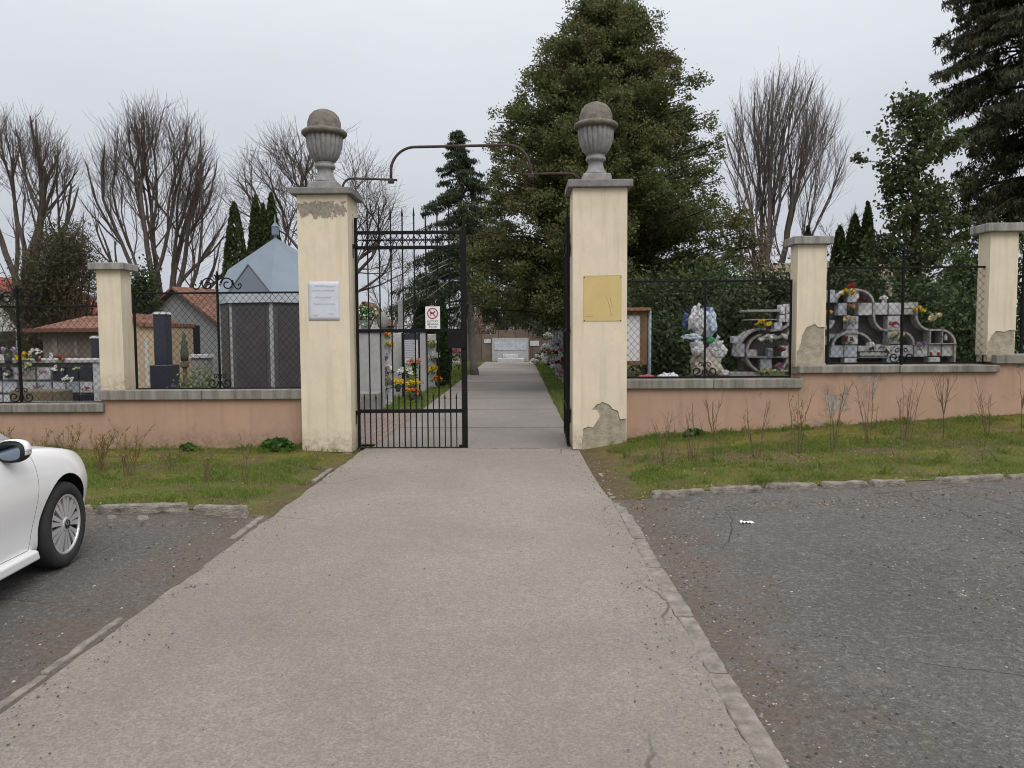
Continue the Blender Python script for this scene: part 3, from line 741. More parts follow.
# ------------------------------------------------------------------ bent pipe arch over the gate
YA = YG + .3
def pth(pts): return [tuple(at(a, b, YA)) for a, b in pts]
arch = thing('pipe_arch', 'thin bent iron pipe arch spanning between the two urn pillars', 'arch', (ax(460, 146, YA), YA, az(460, 146, YA)))
def arcpx(cx, cy, rx, ry, a0, a1, n=10): return [(cx + rx * math.cos(R(a)), cy - ry * math.sin(R(a))) for a in lin(a0, a1, n)]
m = MB()
m.tube(pth([(391, 181)] + arcpx(415, 171, 24, 24, 180, 90) + arcpx(507, 168, 23, 23, 90, 10) + [(531, 178)]), .021, 8); P(m, 'upper_pipe', M_rust, arch, smooth=True)
for pts in ([(342.5, 188)] + arcpx(352, 187, 9, 8.5, 170, 90) + [(370, 178.8), (397, 180)], [(579, 181)] + arcpx(569, 180.5, 9.5, 7, 10, 90) + [(550, 173.6), (523, 174.5)]):
    m = MB(); m.tube(pth(pts), .017, 8); P(m, 'bracket_pipe', M_rust, arch, smooth=True)
for a, b in ((391, 181), (531, 176)): m = MB(); m.box(at(a, b, YA), (.09, .07, .07)); P(m, 'pipe_fitting', M_rust, arch, bevel=.01)

# ------------------------------------------------------------------ fence panels
YF = 11.62
def spiral(cx, cz, r0, a0, turns, sgn, n=26, dec=.75):
    out = []
    for i in range(n + 1):
        t = i / n; a = a0 + sgn * turns * 2 * PI * t; r = r0 * (1 - dec * t); out.append((cx + r * math.cos(a), YF, cz + r * math.sin(a)))
    return out
def fence(label, x0, x1, z0, z1, xp, open0=False, open1=False, crest=True):
    root = thing('fence_panel', label, 'fence', ((x0 + x1) / 2, YF, z0)); k = .016
    m = MB()
    m.bx(x0, x1, YF - k, YF + k, z1 - .028, z1); m.bx(x0, x1, YF - k, YF + k, z0, z0 + .028)
    for x, op in ((x0, open0), (x1 - .03, open1)):
        if not op: m.bx(x, x + .03, YF - k, YF + k, z0 + .029, z1 - .029)
    P(m, 'frame', M_iron, root, bevel=.003)
    m = MB(); m.bx(xp - .012, xp + .012, YF - k - .004, YF + k + .004, z0 - .03, z1 + (.25 if crest else .02))
    if crest: m.tube([(xp, YF, z1 + .25), (xp, YF, z1 + .27), (xp, YF, z1 + .32)], [.01, .022, .003], 8)
    P(m, 'post', M_iron, root)
    for s_ in (1, -1):
        m = MB(); m.tube([(xp, YF, z1 + .22)] + [(xp + s_ * p[0], YF, p[2]) for p in [(.04, 0, z1 + .26)]], .009, 5)
        up = [(xp + s_ * (a - xp), y, z) for a, y, z in spiral(xp + .15, z1 + .115, .105, PI * .95, 1.35, -1)]
        m.tube(up, .011, 5)
        m.tube([(xp + s_ * t, YF, z1 + .02 + dz) for t, dz in ((.235, .16), (.25, .09), (.28, .04), (.32, .02), (.355, .045), (.365, .08), (.35, .105), (.325, .095), (.325, .07))], .010, 5)
        m.tube([(xp + s_ * t, YF, z1 + .15 + dz) for t, dz in ((0, .0), (.03, .09), (.08, .12), (.05, .05), (.0, .03))], .009, 5)
        if crest: P(m, 'top_scroll', M_iron, root)
        m = MB(); lo = [(xp + s_ * (a - xp), y, z) for a, y, z in spiral(xp + .11, z0 + .1, .085, PI * .9, 1.3, 1)]
        m.tube(lo, .010, 5); lo2 = [(xp + s_ * (a - xp), y, z) for a, y, z in spiral(xp + .06, z0 + .2, .045, PI * 1.2, 1.2, -1)]; m.tube(lo2, .008, 5)
        P(m, 'bottom_scroll', M_iron, root)
    m = MB(); s_ = .098; xa, xb, za, zb2 = x0 + .02, x1 - .02, z0 + .02, z1 - .02; hh = zb2 - za
    c = xa - hh
    slope = 1.15
    n = int(((xb - xa) + hh / slope) / s_) + 1
    for sg_ in (1, -1):
        for i in range(n):
            xs = xa - hh / slope + (i + .5) * s_
            # line x = xs + t/slope, z = za + t
            t0 = max(0, (xa - xs) * slope); t1 = min(hh, (xb - xs) * slope)
            if t1 - t0 < .03: continue
            p0 = [xs + t0 / slope, za + t0]; p1 = [xs + t1 / slope, za + t1]
            if sg_ < 0: p0[0] = xa + xb - p0[0]; p1[0] = xa + xb - p1[0]
            m.tube([(p0[0], YF + sg_ * .002, p0[1]), (p1[0], YF + sg_ * .002, p1[1])], .0029, 4, False)
    P(m, 'wire_mesh', M_wire, root)
    return root
def fpx(label, p0, p1, pt, pb, pp, **k): return fence(label, ax(p0, 330, YF), ax(p1, 330, YF), az((p0 + p1) / 2, pb, YF), az((p0 + p1) / 2, pt, YF), ax(pp, 330, YF), **k)
fence('scrolled diamond mesh fence panel in front of the tall dark granite headstone and tomb house', ax(134, 330, YF), GL0 + .02, az(215, 389.5, YF), az(215, 292, YF), ax(218.5, 330, YF))
fence('scrolled diamond mesh fence panel in front of the low niche wall with dark niches', -8.75, ax(102, 330, YF), az(50, 403.5, YF), az(50, 305.5, YF), ax(18.5, 330, YF))
fence('scrolled diamond mesh fence panel in front of the heaped plastic bags', GR1 - .02, ax(791.5, 330, YF), az(710, 378, YF), az(710, 280, YF), ax(705, 330, YF), crest=False)
fence('scrolled diamond mesh fence panel in front of the big cross shaped niche wall', ax(827, 330, YF), ax(985.5, 330, YF), az(905, 364, YF), az(905, 266.5, YF), ax(902, 330, YF))
fence('scrolled diamond mesh fence panel beyond the tallest wall pillar', ax(1020.5, 330, YF), ax(1180, 330, YF), az(1022, 353, YF), az(1022, 250, YF), ax(1100, 330, YF), crest=False)
# ------------------------------------------------------------------ white hatchback
def catmull(P_, n):
    P_ = [Vector(p) for p in P_]; out = []
    for i in range(len(P_) - 1):
        p0 = P_[max(i - 1, 0)]; p1 = P_[i]; p2 = P_[i + 1]; p3 = P_[min(i + 2, len(P_) - 1)]
        for k in range(n):
            t = k / n; out.append(.5 * ((2 * p1) + (p2 - p0) * t + (2 * p0 - 5 * p1 + 4 * p2 - p3) * t * t + (3 * p1 - p0 - 3 * p2 + p3) * t ** 3))
    out.append(P_[-1]); return out
def interp(tab, y):
    if y <= tab[0][0]: return tab[0][1]
    for i in range(len(tab) - 1):
        if y <= tab[i + 1][0]:
            a, b = tab[i], tab[i + 1]; t = (y - a[0]) / (b[0] - a[0]); m0 = m1 = 0
            d = (b[1] - a[1])
            if 0 < i: m0 = (b[1] - tab[i - 1][1]) / (b[0] - tab[i - 1][0]) * (b[0] - a[0])
            else: m0 = d
            if i + 2 < len(tab): m1 = (tab[i + 2][1] - a[1]) / (tab[i + 2][0] - a[0]) * (b[0] - a[0])
            else: m1 = d
            return (2 * t**3 - 3 * t**2 + 1) * a[1] + (t**3 - 2 * t**2 + t) * m0 + (-2 * t**3 + 3 * t**2) * b[1] + (t**3 - t**2) * m1
    return tab[-1][1]
def paint():
    t = NT('white car paint'); b = t.b
    t.done((.86, .865, .87), .32, spec=.5); b.inputs['Coat Weight'].default_value = .8; b.inputs['Coat Roughness'].default_value = .06
    return t.mat
M_car = paint()
M_tyre = flat('tyre rubber', (.032, .032, .033), .85, .2, 20, .004)
M_hub = flat('silver hubcap', (.55, .55, .56), .32, .06, 9, spec=.5, metal=.4)
M_plast = flat('black plastic', (.016, .016, .017), .5, .15, 20)
def mirrm():
    t = NT('mirror glass'); return t.done((.16, .2, .24), .08, metal=1)
M_mirr = mirrm()
M_carglass = flat('car glass', (.012, .015, .018), .05, .05, 2, spec=.6)
M_lamp = flat('lamp lens', (.6, .6, .62), .1, .05, 3, spec=.6)
M_tail = flat('tail lamp red', (.35, .02, .02), .2, .05, 3, spec=.5)
FA, RA, WR = 1.31, -1.27, .316
HW = [(-2.1, .62), (-2.02, .78), (-1.8, .855), (-1.27, .885), (-.4, .89), (.6, .885), (1.31, .886), (1.6, .868), (1.82, .80), (1.97, .68), (2.06, .5), (2.1, .34)]
ZT = [(-2.1, .78), (-2.02, .95), (-1.8, 1.02), (-1.2, 1.01), (0, .975), (.75, .955), (1.0, .932), (1.31, .892), (1.6, .838), (1.8, .775), (1.95, .68), (2.05, .58), (2.1, .5)]
ZB = [(-2.1, .42), (-2.0, .3), (-1.7, .22), (0, .19), (1.6, .2), (1.9, .22), (2.05, .28), (2.1, .36)]
def section(y):
    w, zt, zb = interp(HW, y), interp(ZT, y), interp(ZB, y); h = zt - zb
    key = [(0, zb), (w * .75, zb), (w * .93, zb + .02), (w * .965, zb + .3 * h), (w, zb + .58 * h), (w * .985, zb + .78 * h), (w * .93, zt - .055 * h), (w * .84, zt + .0), (w * .45, zt + .028), (0, zt + .034)]
    return [(p.x, p.y) for p in catmull([(a, b, 0) for a, b in key], 4)]
def loft_body():
    ys = [-2.1, -2.08, -2.04, -1.98, -1.9] + lin(-1.8, 1.7, 44) + [1.75, 1.8, 1.85, 1.9, 1.94, 1.98, 2.02, 2.05, 2.075, 2.092, 2.1]
    V = []; n = None
    for y in ys:
        half = section(y); ring = half + [(-a, b) for a, b in half[-2:0:-1]]; n = len(ring); V += [(a, y, b) for a, b in ring]
    Fc = []
    for i in range(len(ys) - 1):
        for k in range(n): k2 = (k + 1) % n; Fc.append((i * n + k, (i + 1) * n + k, (i + 1) * n + k2, i * n + k2))
    Fc.append(tuple(range(n))); o = (len(ys) - 1) * n; Fc.append(tuple(range(o, o + n))[::-1])
    m = MB(); m.add(V, Fc); return m
def boolean(o, cutters, op):
    for c in cutters:
        b = o.modifiers.new('b', 'BOOLEAN'); b.operation = op; b.solver = 'EXACT'; b.object = c
        b.material_mode = 'TRANSFER'
    bpy.context.view_layer.update(); dg = bpy.context.evaluated_depsgraph_get()
    me = bpy.data.meshes.new_from_object(o.evaluated_get(dg)); o.modifiers.clear(); o.data = me
def set_auto(o, ang=35):
    for p in o.data.polygons: p.use_smooth = True
    o.data.set_sharp_from_angle(angle=R(ang))
def yz_prism(m, poly, x0, x1):
    n = len(poly); vs_ = [(x0, a, b) for a, b in poly] + [(x1, a, b) for a, b in poly]
    m.add(vs_, [tuple(range(n))[::-1], tuple(range(n, 2 * n))] + [(i, (i + 1) % n, (i + 1) % n + n, i + n) for i in range(n)]); return m
def make_car():
    root = thing('parked_car', 'white hatchback parked with its nose to the verge kerb', 'car')
    body = loft_body().build('body', [M_car, M_plast], root)
    cut = []
    for y in (FA, RA):
        for s_ in (1, -1):
            m = MB(); m.lathe([(.368, 0), (.368, .32)], (0, y, WR + .01), 48, 'X')
            c = m.build('cutter', M_plast); c.location.x = .66 if s_ > 0 else -.98; cut.append(c)
    fd = [(.92, .955), (.915, .99), (-.12, 1.1), (-.14, .26), (.83, .25), (.885, .45), (.915, .65), (.925, .8)]
    rd = [(-.15, 1.1), (-.15, .26), (-.72, .26), (-.9, .4), (-.98, .7), (-1.05, 1.1)]
    def shrink(poly, d):
        cy = sum(a for a, b in poly) / len(poly); cz = sum(b for a, b in poly) / len(poly)
        return [(a - math.copysign(d, a - cy), b - math.copysign(d, b - cz)) for a, b in poly]
    doors = []
    for poly in (fd, rd):
        for s_ in (1, -1):
            d = loft_body().build('door', M_car, root)
            m = MB(); yz_prism(m, shrink(poly, .004), .70, 1.2) if s_ > 0 else yz_prism(m, shrink(poly, .004), -1.2, -.70)
            c2 = m.build('cutter2', M_car); boolean(d, [c2], 'INTERSECT'); bpy.data.objects.remove(c2); set_auto(d)
            doors.append(d)
            m = MB(); yz_prism(m, poly, .695, 1.2) if s_ > 0 else yz_prism(m, poly, -1.2, -.695); cut.append(m.build('cutter', M_plast))
            yh = poly[2][0] + .12 if poly is fd else -.78
            m = MB(); m.tube([(s_ * .895, yh, .80), (s_ * .925, yh + .03, .80), (s_ * .925, yh + .17, .80), (s_ * .895, yh + .2, .80)], .014, 8); m.build('handle', M_car, d, smooth=True)
    boolean(body, cut, 'DIFFERENCE')
    for c in cut: bpy.data.objects.remove(c)
    set_auto(body)
    # wheel-arch lips, skirts
    for s_ in (1, -1):
        m = MB(); m.box((s_ * .80, .03, .215), (.18, 1.76, .075), 0, 0, R(6) * s_, .96); m.build('side_skirt', M_car, root, bevel=.018, seg=3)
    # cabin
    def ring(z, yf, yr, w): return [(w * .8, yf, z), (w, yf - .35, z), (w, yr + .25, z), (w * .82, yr, z)]
    zb_, zt_ = .95, 1.43
    A = [(.70, .86, .945), (.80, .55, .975), (.80, -1.5, 1.02), (.68, -1.93, 1.02)]
    B = [(.52, .22, 1.40), (.60, -.05, 1.42), (.60, -1.3, 1.40), (.5, -1.62, 1.36)]
    V = []; 
    for lv in (A, B): V += lv + [(-a, b, c) for a, b, c in lv[::-1]]
    m = MB(); n = 8; m.add(V, [(i, (i + 1) % n, (i + 1) % n + n, i + n) for i in range(n)] + [tuple(range(8, 16))]); m.build('window_glass', M_carglass, root)
    def up(p, dz, k): return (p[0] * k, p[1], p[2] + dz)
    m = MB(); V = []
    for dz, k in ((-.035, 1.03), (.02, 1.0), (.055, .82)): V += [up(p, dz, k) for p in B] + [(-a, b, c) for a, b, c in [up(p, dz, k) for p in B][::-1]]
    V.append((0, -.6, 1.49)); fs = []
    for l in range(2): fs += [(l * 8 + i, l * 8 + (i + 1) % 8, l * 8 + 8 + (i + 1) % 8, l * 8 + 8 + i) for i in range(8)]
    fs += [(16 + i, 16 + (i + 1) % 8, 24) for i in range(8)]; m.add(V, fs); rf = m.build('roof', M_car, root, smooth=True)
    for s_ in (1, -1):
        m = MB(); m.tube([(s_ * .765, .88, .945), (s_ * .69, .5, 1.18), (s_ * .575, .16, 1.40), (s_ * .59, -.1, 1.425)], .034, 8); m.build('window_pillar', M_car, root, smooth=True)
        m = MB(); m.tube([(s_ * .80, -.2, .98), (s_ * .61, -.2, 1.41)], .035, 6); m.build('window_pillar', M_plast, root, smooth=True)
        m = MB(); m.tube([(s_ * .77, -1.7, 1.0), (s_ * .7, -1.55, 1.2), (s_ * .57, -1.38, 1.40)], [.12, .1, .06], 8); m.build('window_pillar', M_car, root, smooth=True)
    # wheels
    for y in (FA, RA):
        for s_ in (1, -1):
            w = bpy.data.objects.new('wheel', None); COL.objects.link(w); w.parent = root; w.location = (s_ * .775, y, WR); w.rotation_euler = (0, 0, 0 if s_ > 0 else PI)
            m = MB(); m.lathe([(.2, -.1), (.29, -.1), (.308, -.085), (WR, -.06), (WR, .06), (.31, .082), (.29, .1), (.225, .098), (.215, .07), (.2, .0)], (0, 0, 0), 56, 'X'); m.build('tyre', M_tyre, w, smooth=True)
            m = MB(); m.lathe([(.222, .0), (.222, .074), (.22, .06), (.01, .052)], (0, 0, 0), 40, 'X'); m.build('wheel_back', M_plast, w)
            m = MB()
            m.tube([(.083, .214 * math.cos(a), .214 * math.sin(a)) for a in lin(0, 2 * PI, 48)], .012, 8, False)
            m.lathe([(.058, .06), (.056, .088), (.045, .097), (.012, .1), (.001, .1)], (0, 0, 0), 28, 'X')
            for k in range(9):
                for e in (-.145, .145):
                    a = 2 * PI * k / 9 + e
                    ca, sa = math.cos(a), math.sin(a)
                    for (r0, r1, w0, w1) in ((.05, .211, .008, .0215),):
                        Vq = []
                        for r_, hw in ((r0, w0), (r1, w1)):
                            for sg2 in (-1, 1):
                                for xx in (.06, .09 - (r_ - .05) * .05): Vq.append((xx, r_ * ca - sg2 * hw * sa, r_ * sa + sg2 * hw * ca))
                        m.add(Vq, [(0, 1, 3, 2), (4, 6, 7, 5), (1, 5, 7, 3), (0, 4, 5, 1), (2, 3, 7, 6)])
            hc = m.build('hubcap', M_hub, w)
            # round emblem: V over W in a ring
            m = MB(); e = .032
            m.tube([(.102, e * math.cos(a), e * math.sin(a)) for a in lin(0, 2 * PI, 24)], .003, 5, False)
            for pts in (((-.013, .029), (0, .004), (.013, .029)), ((-.028, .014), (-.012, -.028), (0, -.002), (.012, -.028), (.028, .014))):
                m.tube([(.102, a, b) for a, b in pts], .003, 4)
            m.build('emblem', M_plast, w)
    # mirrors
    for s_ in (1, -1):
        mr_ = bpy.data.objects.new('wing_mirror', None); COL.objects.link(mr_); mr_.parent = root; mr_.location = (s_ * .895, .62, .962)
        V = []; Fc = []; n = 16
        prof = [(-.055, .80), (-.04, 1.0), (0, 1.0), (.04, .92), (.075, .7), (.095, .35)]
        for (y, k) in prof:
            for i in range(n):
                a = 2 * PI * i / n; cx_, cz_ = math.copysign(abs(math.cos(a)) ** .75, math.cos(a)), math.copysign(abs(math.sin(a)) ** .8, math.sin(a))
                V.append((cx_ * .092 * k, y, cz_ * .07 * k + .012 * cx_ * s_ * 0))
        for j in range(len(prof) - 1):
            for i in range(n): Fc.append((j * n + i, j * n + (i + 1) % n, (j + 1) * n + (i + 1) % n, (j + 1) * n + i))
        Fc.append(tuple(range(n))[::-1]); o_ = (len(prof) - 1) * n; Fc.append(tuple(o_ + i for i in range(n)))
        m = MB(); m.add(V, Fc); m.tube([(-s_ * .06, .02, -.05), (-s_ * .16, .05, -.055)], .03, 8); m.build('housing', M_plast, mr_, smooth=True)
        V2 = []; Fc = []; pr2 = [(-.045, 1.03), (0, 1.05), (.04, .97), (.078, .74), (.1, .36)]; nn = 10
        for (y, k) in pr2:
            for i in range(nn + 1):
                a = R(-12) + (PI + R(-8)) * i / nn if s_ > 0 else PI - (R(-12) + (PI + R(-8)) * i / nn)
                cx_, cz_ = math.copysign(abs(math.cos(a)) ** .75, math.cos(a)), math.copysign(abs(math.sin(a)) ** .8, math.sin(a)); V2.append((cx_ * .092 * k, y, cz_ * .07 * k + .008 * max(0, cz_)))
        for j in range(len(pr2) - 1):
            for i in range(nn): a = j * (nn + 1) + i; Fc.append((a, a + 1, a + nn + 2, a + nn + 1))
        m = MB(); m.add(V2, Fc); cp = m.build('cap', M_car, mr_, smooth=True); so_ = cp.modifiers.new('s', 'SOLIDIFY'); so_.thickness = .006; so_.offset = 1
        m = MB(); V = [(math.copysign(abs(math.cos(2 * PI * i / 20)) ** .7, math.cos(2 * PI * i / 20)) * .066, -.0565, math.copysign(abs(math.sin(2 * PI * i / 20)) ** .7, math.sin(2 * PI * i / 20)) * .05) for i in range(20)]
        V += [(a, -.058, c) for a, b, c in V]; m.add(V, [tuple(range(20)), tuple(range(39, 19, -1))] + [(i, (i + 1) % 20, (i + 1) % 20 + 20, i + 20) for i in range(20)]); m.build('mirror_pane', M_mirr, mr_)
        m = MB(); m.box((s_ * .094, -.012, .012), (.012, .07, .02)); m.build('indicator', M_lamp, mr_, bevel=.004)
        # lamps
        m = MB(); m.lathe([(.02, 0), (.1, .02), (.12, .07), (.1, .11), (.02, .13)], (s_ * .6, 1.80, .62), 20, 'Y'); m.build('headlight', M_lamp, root, smooth=True)
        m = MB(); m.box((s_ * .7, -1.985, .84), (.22, .12, .16), R(-18) * s_); m.build('tail_lamp', M_tail, root, bevel=.03, seg=2)
    m = MB(); m.box((0, 2.09, .33), (1.0, .04, .12)); m.build('front_grille', M_plast, root, bevel=.02)
    # underside pan keeps the daylight out
    m = MB(); m.box((0, 0, .21), (1.3, 3.6, .05)); m.build('underbody', M_plast, root)
    return root
car = make_car()
CA = R(5.5); cw = Vector((.86, FA, 0)); cwr = Matrix.Rotation(CA, 3, 'Z') @ cw
tgt = at(66.5, 569, 5.59); car.location = (tgt.x - cwr.x, 5.60 - cwr.y, .004); car.rotation_euler = (0, 0, CA)

# ------------------------------------------------------------------ flowers
HUES = {'white': (.75, .75, .72), 'yellow': (.72, .5, .03), 'red': (.42, .025, .03), 'pink': (.55, .22, .3), 'purple': (.25, .12, .3), 'orange': (.62, .2, .04), 'cream': (.66, .6, .38), 'lilac': (.4, .3, .42), 'wine': (.2, .02, .05), 'peach': (.55, .3, .22)}
FM = {k: leafmat(k + ' petals', sc(v, .8), sc(v, 1.12), None, .2) for k, v in HUES.items()}
def bouquet(label, loc, hue, r=.12, n=9, pot=True, h=.5, leafy=True):
    """cut flowers: petals, green leaves and a pot"""
    loc = Vector(loc); root = thing('flower_bouquet', label, 'flowers', loc)
    z0 = loc.z + (r * .7 if pot else 0)
    m = MB(); C = []
    for i in range(n):
        v = Vector(rng.normal(size=3)); v.normalize(); v.z = abs(v.z) * .9
        c = Vector((loc.x, loc.y - .02, z0 + r * .45)) + Vector((v.x * r, v.y * r * .7, v.z * r * h * 1.6))
        for j in range(16):
            u = Vector(rng.normal(size=3)).normalized(); C.append(c + u * r * .22)
    m.leaves(C, r * .34, r * .26); P(m, 'blossoms', FM[hue], root)
    if leafy:
        m = MB(); C = np.array([(loc.x, loc.y, z0 + r * .25)]) + rng.normal(size=(40, 3)) * np.array([r * .6, r * .45, r * .3]); m.leaves(C, r * .5, r * .2); P(m, 'leaves', L_weed if hue != 'white' else L_hedge, root)
    if pot:
        m = MB(); m.lathe([(r * .3, 0), (r * .42, r * .5), (r * .5, r * .95), (r * .42, r * .97)], loc, 14); P(m, 'pot', M_dkconc, root, smooth=True)
    return root
def fl(label, px, py, Y, hue, rp, **k):
    """px, py: middle of the flowers in the photo; rp: radius in photo pixels"""
    r = 1.38 * rp * Y / F; c = at(px, py, Y); pot = k.get('pot', True)
    return bouquet(label, (c.x, Y, c.z - r * (1.1 if pot else .4)), hue, r, **k)
def lantern(label, px, py, Y, hp, mat):
    c = at(px, py, Y); h = hp * Y / F; root = thing('grave_candle', label, 'grave candle', (c.x, Y, c.z - h / 2)); z = c.z - h / 2
    m = MB(); m.lathe([(h * .2, 0), (h * .26, h * .1), (h * .22, h * .7), (h * .2, h * .72)], (c.x, Y, z), 14); P(m, 'jar', mat, root, smooth=True)
    m = MB(); m.lathe([(h * .26, h * .73), (h * .24, h * .8), (h * .1, h * .95), (h * .02, h)], (c.x, Y, z), 14); P(m, 'lid', M_zincl, root, smooth=True)
M_redjar = flat('red candle jar', (.35, .015, .02), .25, .2, 8, spec=.5)
# ------------------------------------------------------------------ low niche wall on the flat side
Y1 = 13.4
X = lambda px, Y=Y1: ax(px, 370, Y)
Zp = lambda py, Y=Y1, px=512: az(px, py, Y)
nw = thing('urn_niche_wall', 'long low urn niche wall of white and black tiles below the brown shed', 'niche wall', (X(40), Y1 + .3, 0))
zt = az(50, 361, Y1)
m = MB(); m.bx(X(-130), X(92), Y1 + .06, Y1 + .6, -.05, zt - .04); P(m, 'core_wall', M_conc, nw)
m = MB(); m.bx(X(-131), X(102), Y1 - .06, Y1 + .66, zt - .035, zt + .03); P(m, 'ledge', M_greystone, nw, bevel=.01)
m = MB(); m.bx(X(93.5), X(101), Y1 - .03, Y1 + .6, -.05, zt - .036); P(m, 'end_post', M_marble, nw, bevel=.006)
def tile(px0, px1, py0, py1, mat, Y=Y1, root=nw, d=.05, name='niche_tile'):
    m = MB(); m.bx(X(px0, Y) + .006, X(px1, Y) - .006, Y, Y + d, az((px0 + px1) / 2, py1, Y) + .006, az((px0 + px1) / 2, py0, Y) - .006); return P(m, name, mat, root, bevel=.004)
M_bluem = flat('bluish marble tile', (.4, .425, .48), .45, .28, 8)
for a, b, mt in ((-30, -16, M_marble), (-15, 1, M_granite), (2, 18, M_bluem), (22, 35, M_greystone), (36.5, 50.5, M_marble), (52, 64.5, M_granite), (65.5, 78, M_granite), (79, 92, M_granite)): tile(a, b, 367, 380, mt)
for a, b, mt in ((-30, -16, M_bluem), (-15, 1, M_marble), (2, 16, M_bluem), (22, 35, M_marble), (36.5, 50.5, M_bluem), (52, 64.5, M_marble), (65.5, 78, M_bluem), (79, 92, M_marble)): tile(a, b, 381.5, 393, mt)
for a, b, mt in ((-15, 1, M_bluem), (2, 9, M_marble), (65.5, 78, M_granite), (79, 92, M_granite), (52, 64.5, M_granite)): tile(a, b, 394.5, 402, mt)
bxs = thing('stone_planter', 'brown rough stone box standing before the low niche wall', 'planter', (X(35), 12.75, 0))
m = MB(); m.bx(X(10, 12.6), X(60, 12.6), 12.55, 12.95, -.02, az(35, 390.5, 12.55)); P(m, 'box', M_brownbox, bxs, bevel=.02)
m = MB(); m.bx(X(11, 12.6), X(53, 12.6), 12.53, 12.549, .1, az(35, 392, 12.55)); P(m, 'front_slab', flat('box slab', (.17, .135, .09), .9, .2, 6), bxs)
for args in (("purple flowers in a pot on the ledge near the white house", 8, 354, 13.3, 'lilac', 6), ('two big yellow flower heads on the ledge of the low niche wall', 25.5, 359, 13.3, 'yellow', 5.5), ('white flowers beside the yellow ones on the ledge', 37, 354, 13.3, 'white', 4.5), ('small red flower bunch lying on the ledge', 61, 359.5, 13.3, 'red', 3.5), ('white and green bunch hanging at the ledge edge', 27.5, 367, 13.25, 'cream', 4), ('white bouquet on the black tile of the low niche wall', 58, 370, 13.25, 'white', 4.2), ('pale bouquet fixed between the two black tiles', 77, 370, 13.25, 'cream', 2.6), ('round white flower ball on a white lower tile', 69, 381, 13.2, 'white', 4.2), ('small red posy on the lowest white tile', 87, 389.5, 13.25, 'red', 2.6), ('grey pink posy on the middle white tile', 43, 372.5, 13.25, 'pink', 2.8), ('dark posy on the bluish lower tile', 39, 387, 13.25, 'lilac', 3.2), ('dark red posy beside the fence post', 22, 375, 13.25, 'red', 2.5)):
    fl(*args[:6], pot=args[2] < 362 and args[5] > 4, n=7)
wr = thing('grave_wreath', 'small dark round wreath with white rose on the bluish tile', 'wreath', at(8, 372.5, 13.35))
m = MB(); c = at(8, 372.5, 13.34); C = [(c.x + .075 * math.cos(a) + random.gauss(0, .012), 13.33 + random.gauss(0, .012), c.z + .075 * math.sin(a) + random.gauss(0, .012)) for a in np.linspace(0, 2 * PI, 160)]
m.leaves(C, .05, .025); P(m, 'leaf_ring', L_brown, wr); m = MB(); m.leaves(np.array([(c.x - .02, 13.3, c.z - .03)]) + rng.normal(size=(40, 3)) * .016, .04, .03); P(m, 'rose', FM['white'], wr)
lantern('white lidded grave candle in the middle of the low ledge', 51, 356, 13.4, 7, M_marble)
lantern('dark red grave candle beside the white flowers on the ledge', 39.5, 358.5, 13.25, 5, M_redjar)

# ------------------------------------------------------------------ tomb house with faceted sheet roof
tc_ = at(277, 300, 15); TX, TY = tc_.x, 15.0; RO = 57 * 15 / F
def ringp(r, z, off=0): return [(TX + r * math.sin(R(a + off)), TY - r * math.cos(R(a + off)), z) for a in (12, -34, -79, -123, -168, -214, -258, -304)]
ze, zg_, za_ = az(265, 293, 14), az(264, 264, 14.0), az(277, 238, 15)
tomb = thing('tomb_house', 'dark panelled eight sided tomb house with blue grey sheet roof', 'mausoleum', (TX, TY, 0))
ev = ringp(RO, ze); ve = [Vector(v) for v in ev]; ap = Vector((TX, TY, za_))
gp = {}
for i in (0, 2, 4, 6):
    mid = (ve[i] + ve[(i + 1) % 8]) / 2; d = (mid - Vector((TX, TY, ze))); gp[i] = Vector((TX, TY, 0)) + Vector((d.x, d.y, 0)) * 1.0 + Vector((0, 0, zg_))
m = MB(); tri = []
for i in range(8):
    a, b = ve[i], ve[(i + 1) % 8]
    if i % 2 == 0: tri += [(ap, gp[i], a), (ap, b, gp[i])]
    else: tri.append((ap, b, a)) 
for t3 in tri: m.add([tuple(v) for v in t3], [(0, 1, 2)])
o = P(m, 'roof', M_zinc, tomb); sm = o.modifiers.new('t', 'SOLIDIFY'); sm.thickness = .02; sm.offset = 0
M_gab = flat('gable sheet', (.17, .2, .245), .45, .05, 2, spec=.5)
for i in (0, 2, 4, 6):
    m = MB(); a, b = ve[i], ve[(i + 1) % 8]; k = .985
    c3 = [Vector((TX + (v.x - TX) * k, TY + (v.y - TY) * k, v.z)) for v in (a, b, gp[i] - Vector((0, 0, .03)))]; m.add([tuple(v) for v in c3], [(0, 1, 2)]); P(m, 'gable', M_gab, tomb)
m = MB()
for i in range(8):
    a, b = ve[i], ve[(i + 1) % 8]; L = (b - a).length; mid = (a + b) / 2; an = math.atan2(b.y - a.y, b.x - a.x)
    m.box((mid.x, mid.y, ze - .085), (L * 1.0, .03, .17), an)
P(m, 'fascia', M_zincl, tomb)
wv = [Vector(v) for v in ringp(RO * .93, 0)]
m = MB(); m2 = MB(); m3 = MB()
for i in range(8):
    a, b = wv[i], wv[(i + 1) % 8]; L = (b - a).length; mid = (a + b) / 2; an = math.atan2(b.y - a.y, b.x - a.x)
    m.box((mid.x, mid.y, ze / 2 - .06), (L - .05, .05, ze - .1), an)
    m2.box((a.x, a.y, ze / 2 - .06), (.06, .06, ze - .1), an)
    nrm = Vector((mid.x - TX, mid.y - TY, 0)).normalized() * .03
    m3.box((mid.x + nrm.x, mid.y + nrm.y, ze / 2 - .1), (L - .22, .02, ze - .35), an)
